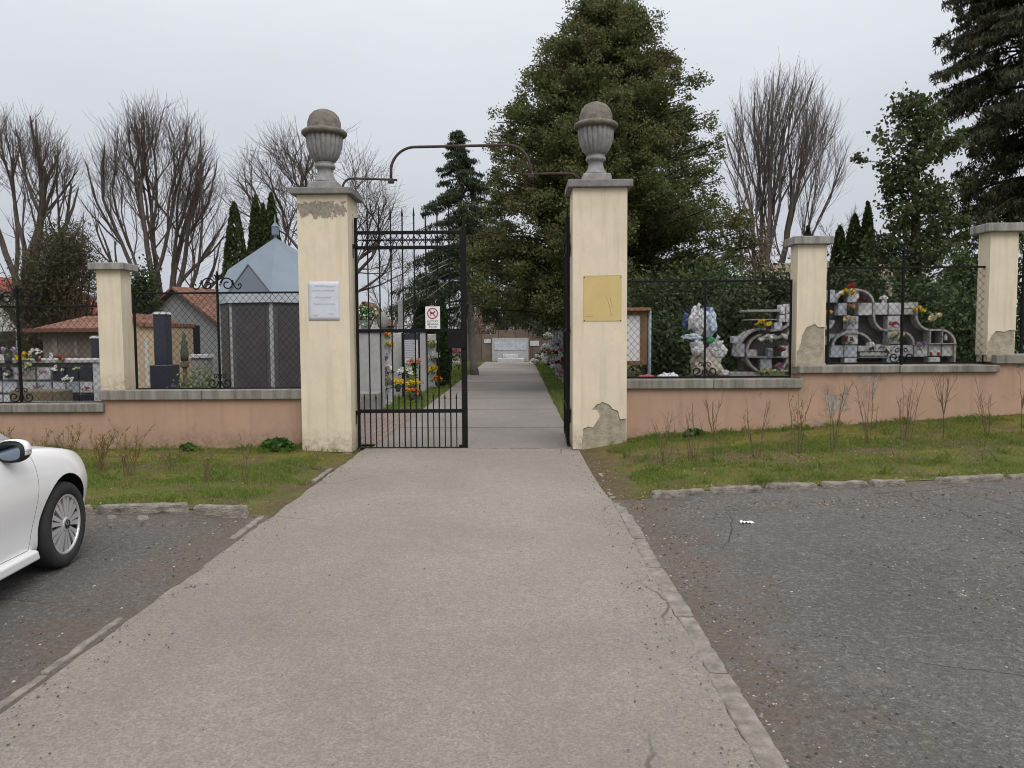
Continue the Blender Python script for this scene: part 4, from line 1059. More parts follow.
P(m, 'wall', M_slate, tomb); P(m2, 'corner_post', M_greystone, tomb); P(m3, 'panel', flat('dark brown panel', (.068, .064, .068), .4, .2, 5), tomb)
zf0, zf1 = az(277, 236, 15), az(277, 214, 15); hf = zf1 - zf0
m = MB(); m.lathe([(.02, -.06), (.03, .0), (.07, .02), (.072, hf * .38), (.085, hf * .42), (.02, hf * .6), (.004, hf)], (TX, TY, zf0), 6); P(m, 'finial', M_zinc, tomb)

# headstones beside it
def slab(label, px0, px1, pyt, Y, mat, base=None, dep=.16, cap=None, cat='headstone', zb=0):
    x0, x1 = X(px0, Y), X(px1, Y); root = thing('headstone', label, cat, ((x0 + x1) / 2, Y, zb)); z1 = az((px0 + px1) / 2, pyt, Y)
    m = MB(); m.bx(x0, x1, Y, Y + dep, zb, z1); P(m, 'slab', mat, root, bevel=.012)
    if base: m = MB(); m.bx(X(base[0], Y), X(base[1], Y), Y - .1, Y + dep + .1, zb - .02, az(px0, base[2], Y)); P(m, 'plinth', mat, root, bevel=.012)
    if cap: m = MB(); m.box(((x0 + x1) / 2, Y + dep / 2, z1 + .02), (x1 - x0 + .04, dep + .04, .05), taper=.7); P(m, 'cap', cap, root)
    return root
slab('tall narrow polished dark granite headstone on a wider block', 154.5, 167.5, 314, 15.2, M_granite, (152, 172, 365), .25, M_greystone)
slab('short dark granite post before the brown shed wall', 91.5, 99.5, 338, 15.8, M_granite, None, .2, M_greystone)
cr = thing('grave_cross', 'small greenish bronze figure on a post before the grey house gable', 'grave statue', (X(185, 16), 16, 0))
z1 = az(185, 332, 16); cx_ = X(185, 16)
m = MB(); m.lathe([(.09, 0), (.09, .1), (.05, .25), (.045, z1 - .75), (.09, z1 - .72), (.085, z1 - .62)], (cx_, 16, 0), 10); P(m, 'post', M_brownbox, cr)
m = MB(); m.lathe([(.07, z1 - .61), (.085, z1 - .45), (.06, z1 - .3), (.075, z1 - .22), (.03, z1 - .15), (.045, z1 - .09), (.03, z1 - .03), (.005, z1)], (cx_, 16, 0), 12); P(m, 'figure', flat('bronze green', (.08, .1, .07), .7, .3, 12), cr, smooth=True)
wsl = thing('stone_bench', 'white stone slab on rubble blocks before the grey house', 'stone slab', (X(198, 17), 17, 0))
m = MB(); m.bx(X(189, 17), X(208, 17), 17, 17.4, az(198, 358, 17), az(198, 354.5, 17)); P(m, 'top', M_marble, wsl); m = MB(); m.bx(X(190.5, 17), X(206.5, 17), 17.05, 17.35, 0, az(198, 358, 17)); P(m, 'base', M_conc, wsl)
def leafy(name, label, cat, c, rad, n, l, w, mat, mode='ball', group=None, stems=True, part='foliage', smat=None):
    """a bush: stems and leaf-sized faces gathered in uneven clumps"""
    c = Vector(c); root = thing(name, label, cat, (c.x, c.y, c.z - rad[2]), group=group); m = MB(); Cc = []
    k = max(6, int(n / 60))
    for i in range(k):
        v = rng.normal(size=3); v /= np.linalg.norm(v); rr_ = random.uniform(.25, 1) ** .6
        cc = np.array(c) + v * np.array(rad) * rr_; s_ = .2 + .12 * random.random()
        Cc.append(cc + rng.normal(size=(int(n / k), 3)) * np.array(rad) * s_)
    Cc = np.concatenate(Cc); Cc = Cc[Cc[:, 2] > c.z - rad[2]]
    m.leaves(Cc, l, w); P(m, part, mat, root)
    if stems:
        m = MB()
        for i in range(9):
            v = rng.normal(size=3); e = np.array(c) + v * np.array(rad) * .45
            m.tube([(c.x + random.gauss(0, .05), c.y + random.gauss(0, .05), c.z - rad[2] - .03), tuple((np.array(c) + e) / 2 - np.array([0, 0, rad[2] * .3])), tuple(e)], [.02, .014, .006], 4)
        P(m, 'stem', smat or M_bark, root)
    return root
c = at(200, 374, 13.2); leafy('garden_shrub', 'round variegated shrub beside the granite block', 'shrub', (c.x, 13.2, .55), (.36, .3, .52), 2600, .06, .035, L_varieg)
fl('small purple flower under the variegated shrub', 176, 386.5, 12.5, 'purple', 3, pot=False, n=6)

# ------------------------------------------------------------------ houses behind
def gable_house(label, name, x, y, rz, w, L, zw, zr, mw, mr_, extra=None, over=.25):
    """walls w wide (gable side) by L long, eaves zw, ridge zr; gable faces local -Y"""
    root = thing(name, label, 'house', (x, y, 0), rz)
    m = MB(); m.prism([(-w / 2, -.1), (w / 2, -.1), (w / 2, zw), (0, zr), (-w / 2, zw)], 0, L); m.build('wall', mw, root)
    m = MB(); k = (zr - zw) / (w / 2); o_ = over
    for s_ in (1, -1):
        a = (s_ * (w / 2 + o_), zw - o_ * k + .02); b = (0, zr + .02)
        m.prism([a, b, (b[0], b[1] + .09), (a[0], a[1] + .09)] if s_ < 0 else [b, a, (a[0], a[1] + .09), (b[0], b[1] + .09)], -o_, L + o_)
    rf = m.build('roof', mr_, root)
    if extra: extra(root, rf)
    return root
def hx(root, rf):
    m = MB(); m.box((1.25, 3.0, 3.35), (.5, .5, 1.3)); m.box((1.25, 3.0, 4.03), (.62, .62, .08)); m.build('chimney', M_tileo, rf)
    m = MB(); m.bx(.3, 1.0, -.02, .05, 1.1, 2.1); m.build('window', M_dark, root)
gable_house('grey house with orange tiled roof and chimney behind the bare tree', 'tiled_house', X(180, 27), 27, R(-24), 4.6, 8, 1.95, 3.35, M_houseg, M_tileo, hx)
def hx2(root, rf):
    m = MB(); m.bx(-1.2, -.5, -.03, .04, 1.0, 2.0); m.build('window', M_dark, root)
    m = MB(); m.bx(.5, 1.2, -.03, .04, 1.0, 2.0); m.build('window', M_dark, root)
gable_house('white house with red tiled roof at the photo edge', 'white_house', X(-12, 34), 34, R(8), 6.5, 9, 2.2, 4.4, M_housew, M_tiler, hx2)
M_shedp = flat('weathered shed panel', (.22, .185, .17), .9, .2, 3)
sh = thing('brown_shed', 'brown shed with shallow orange tiled roof beside the cream pillar', 'shed', (X(80, 22), 22, 0))
m = MB(); x0, x1 = X(44, 22), X(112, 22); zs = az(80, 330, 22); m.bx(x0, x1, 22, 25, -.05, zs); P(m, 'wall', M_shed, sh)
m = MB(); Vr = [(x0 - .3, 21.7, zs), (x1 + .3, 21.7, zs), (x1 - .2, 23.2, az(80, 316, 23.2)), (x0 + .6, 23.2, az(80, 316, 23.2)), (x0 - .3, 25.3, zs), (x1 + .3, 25.3, zs)]
m.add(Vr, [(0, 1, 2, 3), (5, 4, 3, 2), (4, 0, 3), (1, 5, 2), (0, 4, 5, 1)]); P(m, 'roof', M_tileo, sh)
m = MB(); m.bx(x0 - .32, x1 + .32, 21.62, 21.7, zs - .06, zs + .05); P(m, 'gutter', flat('brown gutter', (.14, .06, .045), .5, .2, 5), sh)
for a, b in ((54, 59), (76, 79)): m = MB(); m.bx(X(a, 22), X(b, 22), 21.97, 22.02, az(60, 356, 22), az(60, 338, 22)); P(m, 'pale_panel', M_shedp, sh)
bh = thing('beige_outbuilding', 'beige outbuilding with tiled parapet between pillar and granite headstone', 'outbuilding', (X(148, 19), 19, 0))
zb_ = az(145, 327, 19); m = MB(); m.prism([(X(118, 19), -.05), (X(160, 19), -.05), (X(160, 19), zb_), (X(143, 19), zb_), (X(132, 19), zb_ + .25), (X(118, 19), zb_ + .25)], 19, 21); P(m, 'wall', M_houseb, bh)
m = MB(); m.strip([(X(116, 19), zb_ + .3), (X(132, 19), zb_ + .3), (X(143, 19), zb_ + .05), (X(161, 19), zb_ + .05)], 18.9, 21.1, .09); P(m, 'coping_tiles', M_tileo, bh)
m = MB(); m.bx(X(146, 19), X(149, 19), 18.98, 19.02, .5, az(147, 338, 19)); P(m, 'window', M_marble, bh)
def hx3(root, rf):
    m = MB(); m.bx(-.5, .5, -.03, .04, .9, 2.1); m.build('window', M_dark, root)
gable_house('low yellowish house with buff roof behind the cross shaped niche wall', 'yellow_house', X(915, 31), 31, R(62), 5.5, 6, 3.0, 4.6, flat('yellowish wall', (.34, .27, .17), .9, .15, 2), M_tilet, hx3)
# ------------------------------------------------------------------ cross shaped niche walls
M_ring = flat('arched concrete shelf', (.31, .3, .29), .9, .25, 7, .01)
def niche_wall(label, cx, cy, s, Y, px_ref, tiles_, arcs, backs, shelves, zbase):
    """cx, cy = photo pixel of crop origin, s = photo pixels per drawing unit"""
    U = lambda u: ax(cx + u * s, 340, Y); Vv = lambda v: az(px_ref, cy + v * s, Y)
    xs = [U(t[0]) for t in tiles_]; root = thing('urn_niche_wall', label, 'niche wall', (sum(xs) / len(xs), Y + .3, zbase))
    for poly in backs: m = MB(); m.prism([(U(a), Vv(b)) for a, b in poly], Y + .16, Y + .5); P(m, 'core_wall', M_dkconc, root)
    for (a, b, c, d, mt) in tiles_:
        m = MB(); m.bx(U(a) + .004, U(c) - .004, Y - .02, Y + .159, Vv(d) + .004, Vv(b) - .004); P(m, 'niche_tile', mt, root, bevel=.006)
    m = MB()
    for pts in arcs: m.strip([(U(a), Vv(b)) for a, b in pts], Y - .05, Y + .3, .035)
    P(m, 'arched_shelf', M_ring, root)
    m = MB()
    for (a, b, c, d) in shelves: m.bx(U(a), U(c), Y - .07, Y + .4, Vv(d), Vv(b))
    if shelves: P(m, 'shelf', M_ring, root, bevel=.005)
    return root
def arc(cx, cy, rx, ry, a0, a1, n=14): return [(cx + rx * math.cos(R(a)), cy - ry * math.sin(R(a))) for a in lin(a0, a1, n)]
MW, MG2 = M_marble, M_bluem
YN = 13.2
T = [(190, 105, 278, 200, MW), (125, 202, 190, 295, MG2), (272, 202, 375, 295, MW), (390, 202, 486, 292, MW), (494, 202, 588, 292, MW), (598, 202, 688, 245, MW), (598, 246, 688, 292, M_greystone),
     (192, 297, 276, 400, MG2), (180, 402, 276, 508, MW), (78, 512, 172, 602, MG2), (174, 512, 272, 602, MG2), (178, 604, 270, 650, MW), (40, 105, 100, 200, MG2),
     (276, 515, 390, 560, MW), (290, 564, 490, 592, MW), (392, 512, 486, 560, MW), (487, 297, 580, 408, MW), (487, 412, 580, 508, MW), (496, 512, 590, 600, MW), (594, 512, 680, 600, MW), (486, 604, 580, 650, MG2),
     (684, 510, 786, 600, MW), (792, 510, 882, 594, MW), (888, 510, 978, 598, MW), (794, 600, 880, 645, MW)]
A = [arc(240, 200, 135, 95, 0, 180), arc(228, 512, 140, 95, 0, 180), arc(585, 512, 92, 95, 0, 180), [(382, 200), (382, 295)] + arc(482, 295, 100, 110, 180, 270), [(692, 200), (692, 295)] + arc(800, 295, 108, 108, 180, 270) + [(870, 403)] + arc(870, 512, 108, 108, 90, 0) + [(978, 650)],
     [(40, 400), (75, 370), (92, 330)], [(100, 430), (60, 460), (45, 510)], arc(400, 560, 100, 50, 0, 90)]
Bk = [[(40, 650), (40, 200), (125, 110), (240, 95), (350, 120), (385, 200), (690, 202), (690, 300), (720, 370), (800, 405), (900, 412), (960, 450), (975, 650)]]
niche_wall('big wide urn niche wall of white tiled crosses and arches', 820, 275, 1 / 7.31, YN, 890, T, A, Bk, [(280, 596, 490, 606), (780, 502, 985, 509), (788, 405, 796, 505), (876, 405, 884, 505), (30, 645, 985, 660)], .4)
T = [(480, 118, 520, 200, MW), (524, 112, 572, 190, MW), (470, 202, 522, 262, MW), (524, 192, 570, 262, MW), (430, 262, 500, 322, MG2), (214, 480, 300, 538, MW), (386, 470, 432, 538, MG2), (436, 480, 490, 538, M_granite), (492, 450, 548, 538, MW), (325, 548, 420, 640, MG2), (100, 370, 150, 430, MG2), (128, 432, 200, 540, MG2), (90, 660, 310, 700, M_greystone), (420, 640, 530, 655, MW), (550, 640, 580, 690, M_greystone)]
A = [[(300, 650), (250, 610), (222, 570), (214, 540)], arc(330, 530, 190, 215, 180, 80), arc(340, 520, 130, 160, 175, 95), [(540, 540), (535, 580), (510, 620), (470, 648)], [(400, 330), (480, 322), (535, 290), (575, 230)], [(480, 385), (540, 360), (580, 310)]]
Bk = [[(215, 655), (215, 540), (160, 540), (160, 430), (220, 350), (330, 315), (400, 320), (470, 260), (480, 150), (576, 150), (576, 655)]]
niche_wall('smaller urn niche wall with curved arches and flat white roof slab', 720, 290, 1 / 8.08, YN, 760, T, A, Bk, [(215, 538, 575, 548), (210, 160, 480, 178), (300, 650, 580, 660), (225, 236, 450, 244)], .35)
for args in (('red candle jars and white box on top of the big niche wall', 852, 287.5, 13.2, 'red', 3.5), ('bright yellow chrysanthemums at the top of the tiled cross', 848, 294, 13.1, 'yellow', 4.2), ('orange flowers in the upper niche of the tiled cross', 851, 308, 13.1, 'peach', 3.8), ('cream rose bunch down the middle of the tiled cross', 849, 321, 13.1, 'cream', 4.5), ('yellow posy at the flank of the tiled cross', 828.5, 314, 13.1, 'yellow', 3), ('tall yellow flowers on the stepped flank of the niche wall', 919.5, 311.5, 13.2, 'yellow', 4.5), ('pale yellow wide bouquet on the low arched shelf', 934.5, 320, 13.2, 'cream', 5.5), ('red round wreath on the second tiled cross', 893.5, 325, 13.1, 'red', 3), ('cream and green bouquet on the second tiled cross', 895.5, 337.5, 13.05, 'cream', 5), ('wine red dried bunch at the foot of the first cross', 848.5, 341, 13.05, 'wine', 4), ('dark red flowers under the upper arch', 862, 301.5, 13.1, 'wine', 3.2), ('dark posy on the white tile near the end of the niche wall', 920.5, 346, 13.05, 'lilac', 4), ('white silk flowers on the broad slab', 871, 347.5, 13.0, 'white', 4.5), ('white flowers beside the scroll of the fence', 889, 350.5, 13.0, 'white', 3.5), ('single white statuette flowers on the cross arm', 883, 299, 13.2, 'white', 2.6),
             ('yellow bouquet on the smaller niche wall', 763.5, 326, 13.05, 'yellow', 5), ('big white chrysanthemums hanging on the smaller niche wall', 768, 341, 13.0, 'white', 6), ('small white bunch near the fence end', 781.5, 339, 13.0, 'white', 4), ('white and green bunch low on the grey slab', 764, 372, 12.9, 'cream', 4.5), ('brown dried wreath in the dark corner niche', 778, 352, 13.05, 'wine', 4.5), ('grey pink dried bouquet on the lowest shelf', 777, 368, 12.95, 'pink', 4)):
    fl(*args[:6], pot=False, n=9)
for lb, px, py in (('red grave candle at the inner side of the lower tile', 931, 353), ('red grave candle at the outer side of the lower tile', 938.5, 353)): lantern(lb, px, py, 13.05, 5, M_redjar)
lantern('slim white grave candle in the last arch', 945.5, 337, 13.2, 7, M_marble)
fr = thing('pale_statue', 'small pale statue in front of the laurel by the yellow house', 'statue', at(884, 300, 14.5))
c = at(884, 306, 14.5); m = MB(); m.lathe([(.05, 0), (.06, .03), (.04, .08), (.045, .12), (.02, .14), (.03, .17), (.015, .2), (.002, .205)], c, 12); P(m, 'figure', M_marble, fr, smooth=True)
m = MB(); m.lathe([(.1, -1.3), (.1, -.001)], c, 10); P(m, 'post', M_conc, fr)

# ------------------------------------------------------------------ heap of plastic bags, board, things on the coping
def bag(label, px, py, Y, rx, ry, mat, seed, knot=True, zk=1.0, name='trash_bag', cat='plastic bag'):
    c = at(px, py, Y); a, b = .86 * rx * Y / F, .95 * ry * Y / F; root = thing(name, label, cat, (c.x, Y, c.z - b)); V = []; Fc = []; n, mm_ = 44, 30
    for j in range(mm_ + 1):
        ph = -PI / 2 + PI * j / mm_
        for i in range(n):
            th = 2 * PI * i / n; d = Vector((math.cos(th) * math.cos(ph), math.sin(th) * math.cos(ph), math.sin(ph)))
            k = 1 + .45 * noise.noise(d * 1.5 + Vector((seed, 0, 0))) + .34 * abs(noise.noise(d * 3.2 + Vector((0, seed, 0)))) + .16 * abs(noise.noise(d * 8 + Vector((seed, 3, 0)))) - .1
            sq = .9 if ph < -.6 else 1
            V.append((c.x + d.x * a * k, Y + d.y * min(a, b) * k, c.z + d.z * b * k * sq))
    for j in range(mm_):
        for i in range(n): Fc.append((j * n + i, j * n + (i + 1) % n, (j + 1) * n + (i + 1) % n, (j + 1) * n + i))
    m = MB(); m.add(V, Fc); P(m, 'bag', mat, root)
    if knot:
        m = MB(); m.tube([(c.x, Y - .02, c.z + b * .85), (c.x + .01, Y - .02, c.z + b * 1.1), (c.x + .04, Y - .03, c.z + b * 1.28)], [.03, .02, .035], 7); P(m, 'knot', mat, root, smooth=True)
    return root
zgb = .42
bag('beige woven sack carrying the heap of white bags', 705, 366, 12.6, 17, 15, M_beigebag, 1, False)
bag('grey white bag low in the heap on the fence post side', 716, 351, 12.6, 10, 12, M_bag, 2)
bag('small white bag low in the heap near the holly', 697, 348, 12.5, 8, 9, M_bag, 3)
bag('large white knotted bag topping the heap', 697, 321, 12.55, 9, 14, M_bag, 4)
bag('bluish translucent bag beside the topmost white bag', 710, 324, 12.7, 7.5, 13, M_bagb, 5)
bag('dark blue bag peeking above the bluish bag', 707, 313, 12.85, 8, 6, M_bagn, 6, False)
bag('flat pale blue bag squeezed out in the middle of the heap', 692, 337, 12.45, 10, 3.2, M_bagb, 7, False)
bag('bright green bag scrap in the heap', 711, 340, 12.45, 4, 3, M_gplastic, 8, False)
bag('dark grey bag behind the topmost white bag', 688, 322, 12.75, 6, 9, M_bagn, 9, False)
bag('crumpled white scrap at the foot of the heap', 725, 373, 12.3, 4, 3.5, M_bag, 10, False, name='plastic_scrap', cat='litter')
zcC = zC + .006
def crumple(name, label, cat, px0, px1, Y, h, mat, seed):
    x0, x1 = ax(px0, 375, Y), ax(px1, 375, Y); root = thing(name, label, cat, ((x0 + x1) / 2, Y, zcC)); m = MB(); V = []; Fc = []; nx, ny = 18, 6
    for i in range(nx + 1):
        for j in range(ny + 1):
            e = math.sin(PI * j / ny) * math.sin(PI * i / nx) ** .4
            V.append((x0 + (x1 - x0) * i / nx, Y - .1 + .2 * j / ny, zcC + .002 + e * h * (.55 + .9 * abs(noise.noise((i * .45, j * .7, seed))))))
    for i in range(nx):
        for j in range(ny): a = i * (ny + 1) + j; Fc.append((a, a + ny + 1, a + ny + 2, a + 1))
    m.add(V, Fc); o = P(m, 'cloth', mat, root, smooth=True); s_ = o.modifiers.new('s', 'SOLIDIFY'); s_.thickness = .004; s_.offset = 1
crumple('red_rag', 'red crumpled rag lying on the coping behind the mesh', 'rag', 637, 656, 11.8, .06, M_red, 1)
crumple('white_rag', 'white crumpled wrapping lying on the coping next to the red rag', 'wrapping', 657, 679, 11.8, .1, M_bag, 4)
nb = thing('notice_board', 'wooden framed white notice board half hidden by the mustard sheet pillar', 'notice board', (ax(636, 350, 13), 13, .3))
Yb = 13.0; x0, x1 = ax(622, 340, Yb), ax(647, 340, Yb); z0, z1 = az(636, 365, Yb), az(636, 311, Yb)
m = MB(); m.bx(x0 + .06, x1 - .1, Yb + .01, Yb + .05, z0 + .06, z1 - .06); P(m, 'panel', M_white, nb)
m = MB(); m.bx(x0, x0 + .07, Yb - .02, Yb + .08, z0, z1); m.bx(x1 - .11, x1, Yb - .02, Yb + .08, z0, z1); m.bx(x0 + .071, x1 - .111, Yb - .02, Yb + .08, z0, z0 + .07); m.bx(x0 + .071, x1 - .111, Yb - .02, Yb + .08, z1 - .07, z1); P(m, 'frame', M_wood, nb, bevel=.005)
m = MB(); m.box(((x0 + x1) / 2, Yb + .03, z1 + .03), (x1 - x0 + .12, .3, .05), taper=.9); P(m, 'roof', M_wood, nb)
m = MB(); m.tube([(x1 + .05, Yb + .05, .1), (x1 + .05, Yb + .05, z1)], .03, 10); P(m, 'post', M_bluepost, nb, smooth=True)

# ------------------------------------------------------------------ graves along the inner path
def Zr(py, Y, px=400): return az(px, py, Y)
def stele(label, px0, px1, pyt, Y, mat, dep=.5, name='urn_pillar', roof=0):
    x0, x1 = ax(px0, 360, Y), ax(px1, 360, Y); root = thing(name, label, 'urn pillar', ((x0 + x1) / 2, Y, 0)); z1 = az((px0 + px1) / 2, pyt, Y)
    m = MB(); m.bx(x0, x1, Y, Y + dep, -.05, z1); P(m, 'shaft', mat, root, bevel=.015)
    if roof: m = MB(); m.bx(x0 - .06, x1 + .06, Y - .06, Y + dep + .06, z1 + .001, z1 + roof); P(m, 'cap', M_conc, root, bevel=.01)
    return root
M_pale = flat('pale grey grave stone', (.36, .36, .36), .8, .16, 5)
stele('broad pale grey urn pillar nearest to the gate hinge', 357, 379.5, 332, 17.6, M_pale, .7, roof=.05)
stele('pale grey urn pillar right behind the black info board', 390, 403, 333, 21.5, M_pale, .5)
stele('slender pale grey urn pillar between info board and dark thuja', 415.5, 425.5, 332, 23.5, M_pale, .5, roof=.04)
stele('tall thin white column rising behind the info board', 398.5, 404, 300, 30, M_pale, .25)
stp = thing('stone_step', 'brown grey stone block at the foot of the broad urn pillar', 'stone block', (ax(368, 400, 17), 17, 0))
m = MB(); m.bx(ax(352, 400, 17), ax(379, 400, 17), 16.9, 17.5, -.03, az(368, 393, 16.9)); P(m, 'block', M_conc, stp, bevel=.02)
for nm, a, b, t_, Y, mt in (('white urn tiles wall between the grey pillars full of flowers', 379.5, 391, 334, 19.2, M_marble), ('flowered white urn tiles wall before the narrow thuja', 425.5, 436, 334, 25.5, M_marble)):
    stele(nm, a, b, t_, Y, mt, .3, 'urn_tile_wall')
ib = thing('info_board', 'grey info board with dark header and text lines on a stand', 'info board', (ax(411, 360, 21), 21, 0))
x0, x1 = ax(403.5, 350, 21), ax(418, 350, 21); z0, z1 = az(411, 363, 21), az(411, 333.5, 21); h = z1 - z0
m = MB(); m.bx(x0, x1, 21, 21.05, z0, z1); P(m, 'panel', flat('pale board', (.46, .45, .47), .6, .06, 5), ib)
m = MB(); m.bx(x0 - .02, x1 + .02, 20.985, 20.999, z1 - .16, z1); P(m, 'header', M_granite, ib)
m = MB()
for i in range(10): w_ = (x1 - x0); m.bx(x0 + .05, x1 - random.uniform(.04, .12), 20.99, 20.999, z1 - .22 - i * .048, z1 - .205 - i * .048)
P(m, 'text_lines', M_ink, ib)
m = MB(); m.bx(x0 - .05, x0 - .012, 20.98, 21.06, 0, z1 + .02); P(m, 'leg', M_iron, ib); m = MB(); m.bx(x1 + .012, x1 + .05, 20.98, 21.06, 0, z1 + .02); P(m, 'leg', M_iron, ib)
for args in (('orange and dark posies at the top of the flowered tile wall', 386, 335.5, 19.1, 'orange', 3), ('yellow bunch high on the flowered tile wall', 388, 346, 19.1, 'yellow', 3.4), ('dark bouquet on the flowered tile wall', 381, 359, 19.1, 'lilac', 4), ('white roses on the flowered tile wall', 387, 370, 19.1, 'white', 4), ('cream bunch low on the flowered tile wall', 386, 381, 19, 'cream', 4), ('white posy near the ground by the flowered tile wall', 382, 388, 19, 'white', 3.5), ('yellow flowers on the grass before the flowered tile wall', 398, 384.5, 20, 'yellow', 3.5), ('bright yellow pot flowers below the info board', 413.5, 385, 20.5, 'yellow', 3.8), ('orange flowers lying on the grass below the info board', 412, 393, 19.6, 'orange', 3.6), ('white bunch under the info board', 408, 373, 20.8, 'white', 4.5), ('peach bunch at the stand of the info board', 415, 365, 20.8, 'peach', 4), ('cream bouquet at the top of the wall near the thuja', 430, 345, 25.3, 'cream', 3.6), ('white long bouquet on the wall near the thuja', 432, 358, 25.3, 'white', 4), ('yellow bouquet low by the thuja', 432.5, 371, 25.2, 'yellow', 3.4), ('orange pot flowers beside the foot of the thuja', 437, 380.5, 25, 'orange', 2.6), ('pink and white flowers on a grave behind the lock box', 454, 356, 30, 'pink', 4.5), ('white flowers on the grave beyond the lock box', 458, 364, 30, 'white', 3.8)):
    fl(*args[:5], args[5] * 1.35, pot=args[2] > 378, n=11)
cb = thing('grave_bowl_bush', 'white blossoms in a tall planter above the first urn pillar', 'planter flowers', at(366, 325, 22))
m = MB(); c = at(366, 315, 22); m.leaves(np.array(c) + rng.normal(size=(420, 3)) * np.array([.17, .12, .17]), .1, .06); P(m, 'leaves', L_weed, cb); m = MB(); m.leaves(np.array(c) + rng.normal(size=(160, 3)) * np.array([.15, .12, .16]), .09, .07); P(m, 'blossoms', FM['white'], cb)
m = MB(); m.lathe([(.12, -2.2), (.12, -.4), (.2, -.2), (.22, -.15)], c, 12); P(m, 'pedestal', M_pale, cb)
gh = thing('grave_chapel', 'small grave chapel with steep tiled gable beyond the first urn pillars', 'grave chapel', (ax(372, 330, 26), 26, 0))
xa, xb, zt_, zb2 = ax(352, 330, 26), ax(384, 330, 26), az(368, 304, 26), az(368, 325, 26)
m = MB(); m.prism([(xa, -.05), (xb, -.05), (xb, zb2), ((xa + xb) / 2 - .1, zt_), (xa, zb2)], 26, 27.5); P(m, 'wall', M_housew, gh)
m = MB(); xm_ = (xa + xb) / 2 - .1; m.strip([(xa - .1, zb2), (xm_, zt_ + .06)], 25.85, 27.6, .09); m.strip([(xm_, zt_ + .06), (xb + .1, zb2 - .05)], 25.85, 27.6, .09); P(m, 'roof', M_tileb, gh)
ob = thing('dark_grave_urn', 'dark bulbous stone urn on a post beyond the first urn pillars', 'grave urn', at(383, 327, 22))
c = at(383, 328, 22); m = MB(); m.lathe([(.08, -.02), (.13, .03), (.17, .16), (.16, .28), (.09, .4), (.02, .46)], c, 16); P(m, 'bowl', M_conc, ob, smooth=True); m = MB(); m.lathe([(.14, -2), (.14, -.021)], c, 12); P(m, 'post', M_conc, ob)
# far memorial wall that closes the path
YM = 50
mw = thing('memorial_wall', 'brown stone memorial wall with grey panel closing the far path end', 'memorial wall', (ax(507, 350, YM), YM, 0))
def MX(px): return ax(px, 345, YM)
def MZ(py): return az(507, py, YM)
m = MB(); m.bx(MX(440), MX(600), YM + .1, YM + .5, -.05, MZ(334)); m.bx(MX(496), MX(533), YM + .1, YM + .5, MZ(334), MZ(330)); P(m, 'stone_wall', tiles('brown rubble stone', (.13, .1, .08), (.2, .16, .13), 1.1, .45), mw)
m = MB(); m.bx(MX(492), MX(528.5), YM - .05, YM + .099, 0, MZ(338)); P(m, 'grey_panel', M_greystone, mw)
m = MB(); m.bx(MX(494.5), MX(526), YM - .08, YM - .051, MZ(350), MZ(341)); P(m, 'white_plaque', M_bluem, mw)
for a, b, c_, d in ((484, 491, 343, 339), (530, 539, 346, 341)): m = MB(); m.bx(MX(a), MX(b), YM + .05, YM + .099, MZ(c_), MZ(d)); P(m, 'small_plaque', M_marble, mw)
m = MB(); m.bx(MX(498), MX(524), YM - 1.2, YM - .06, -.02, .22); m.bx(MX(503), MX(518), YM - .7, YM - .061, .221, .45); P(m, 'white_step', M_marble, mw, bevel=.02)
rw = thing('urn_niche_wall', 'weathered urn wall with flower hung posts along the path edge', 'niche wall', (ax(556, 350, 31), 31, 0))
m = MB(); xw = 1.45
for i in range(6):
    y = 27 + i * 2.6; m.bx(xw, xw + .35, y, y + .35, 0, 1.95)
m.bx(xw, xw + .35, 26.9, 41, 1.951, 2.06); P(m, 'post_row', M_pale, rw)
m = MB(); m.bx(xw + .12, xw + .3, 27, 40.9, 0, 1.95); P(m, 'core_wall', M_conc, rw)
i = 0
DESC = ['at the top of the near post', 'hanging low by the near post', 'at the foot of the near post', 'halfway up the second post', 'at the foot of the second post', 'at the top of the third post', 'at the foot of the third post', 'halfway along the path urn wall', 'low along the path urn wall', 'near the far end of the path urn wall', 'at the far end of the path urn wall', 'lying on the path edge']
for (px, py, Y, hue, rp), ds in zip(((565, 336, 26.6, 'white', 4), (566, 352, 26.5, 'pink', 5), (563, 364, 26.4, 'wine', 5), (558, 345, 28.5, 'lilac', 4.5), (555, 368, 27.5, 'white', 3), (548, 337, 33, 'white', 3.5), (546, 350, 33, 'white', 5), (553, 355, 30, 'wine', 4), (560, 374, 25, 'pink', 3.5), (548, 362, 33, 'white', 4), (541, 358, 37, 'white', 4), (535, 363, 38, 'white', 3.5)), DESC):
    fl(hue + ' flowers ' + ds, px, py, Y, hue, rp, pot=False, n=10)
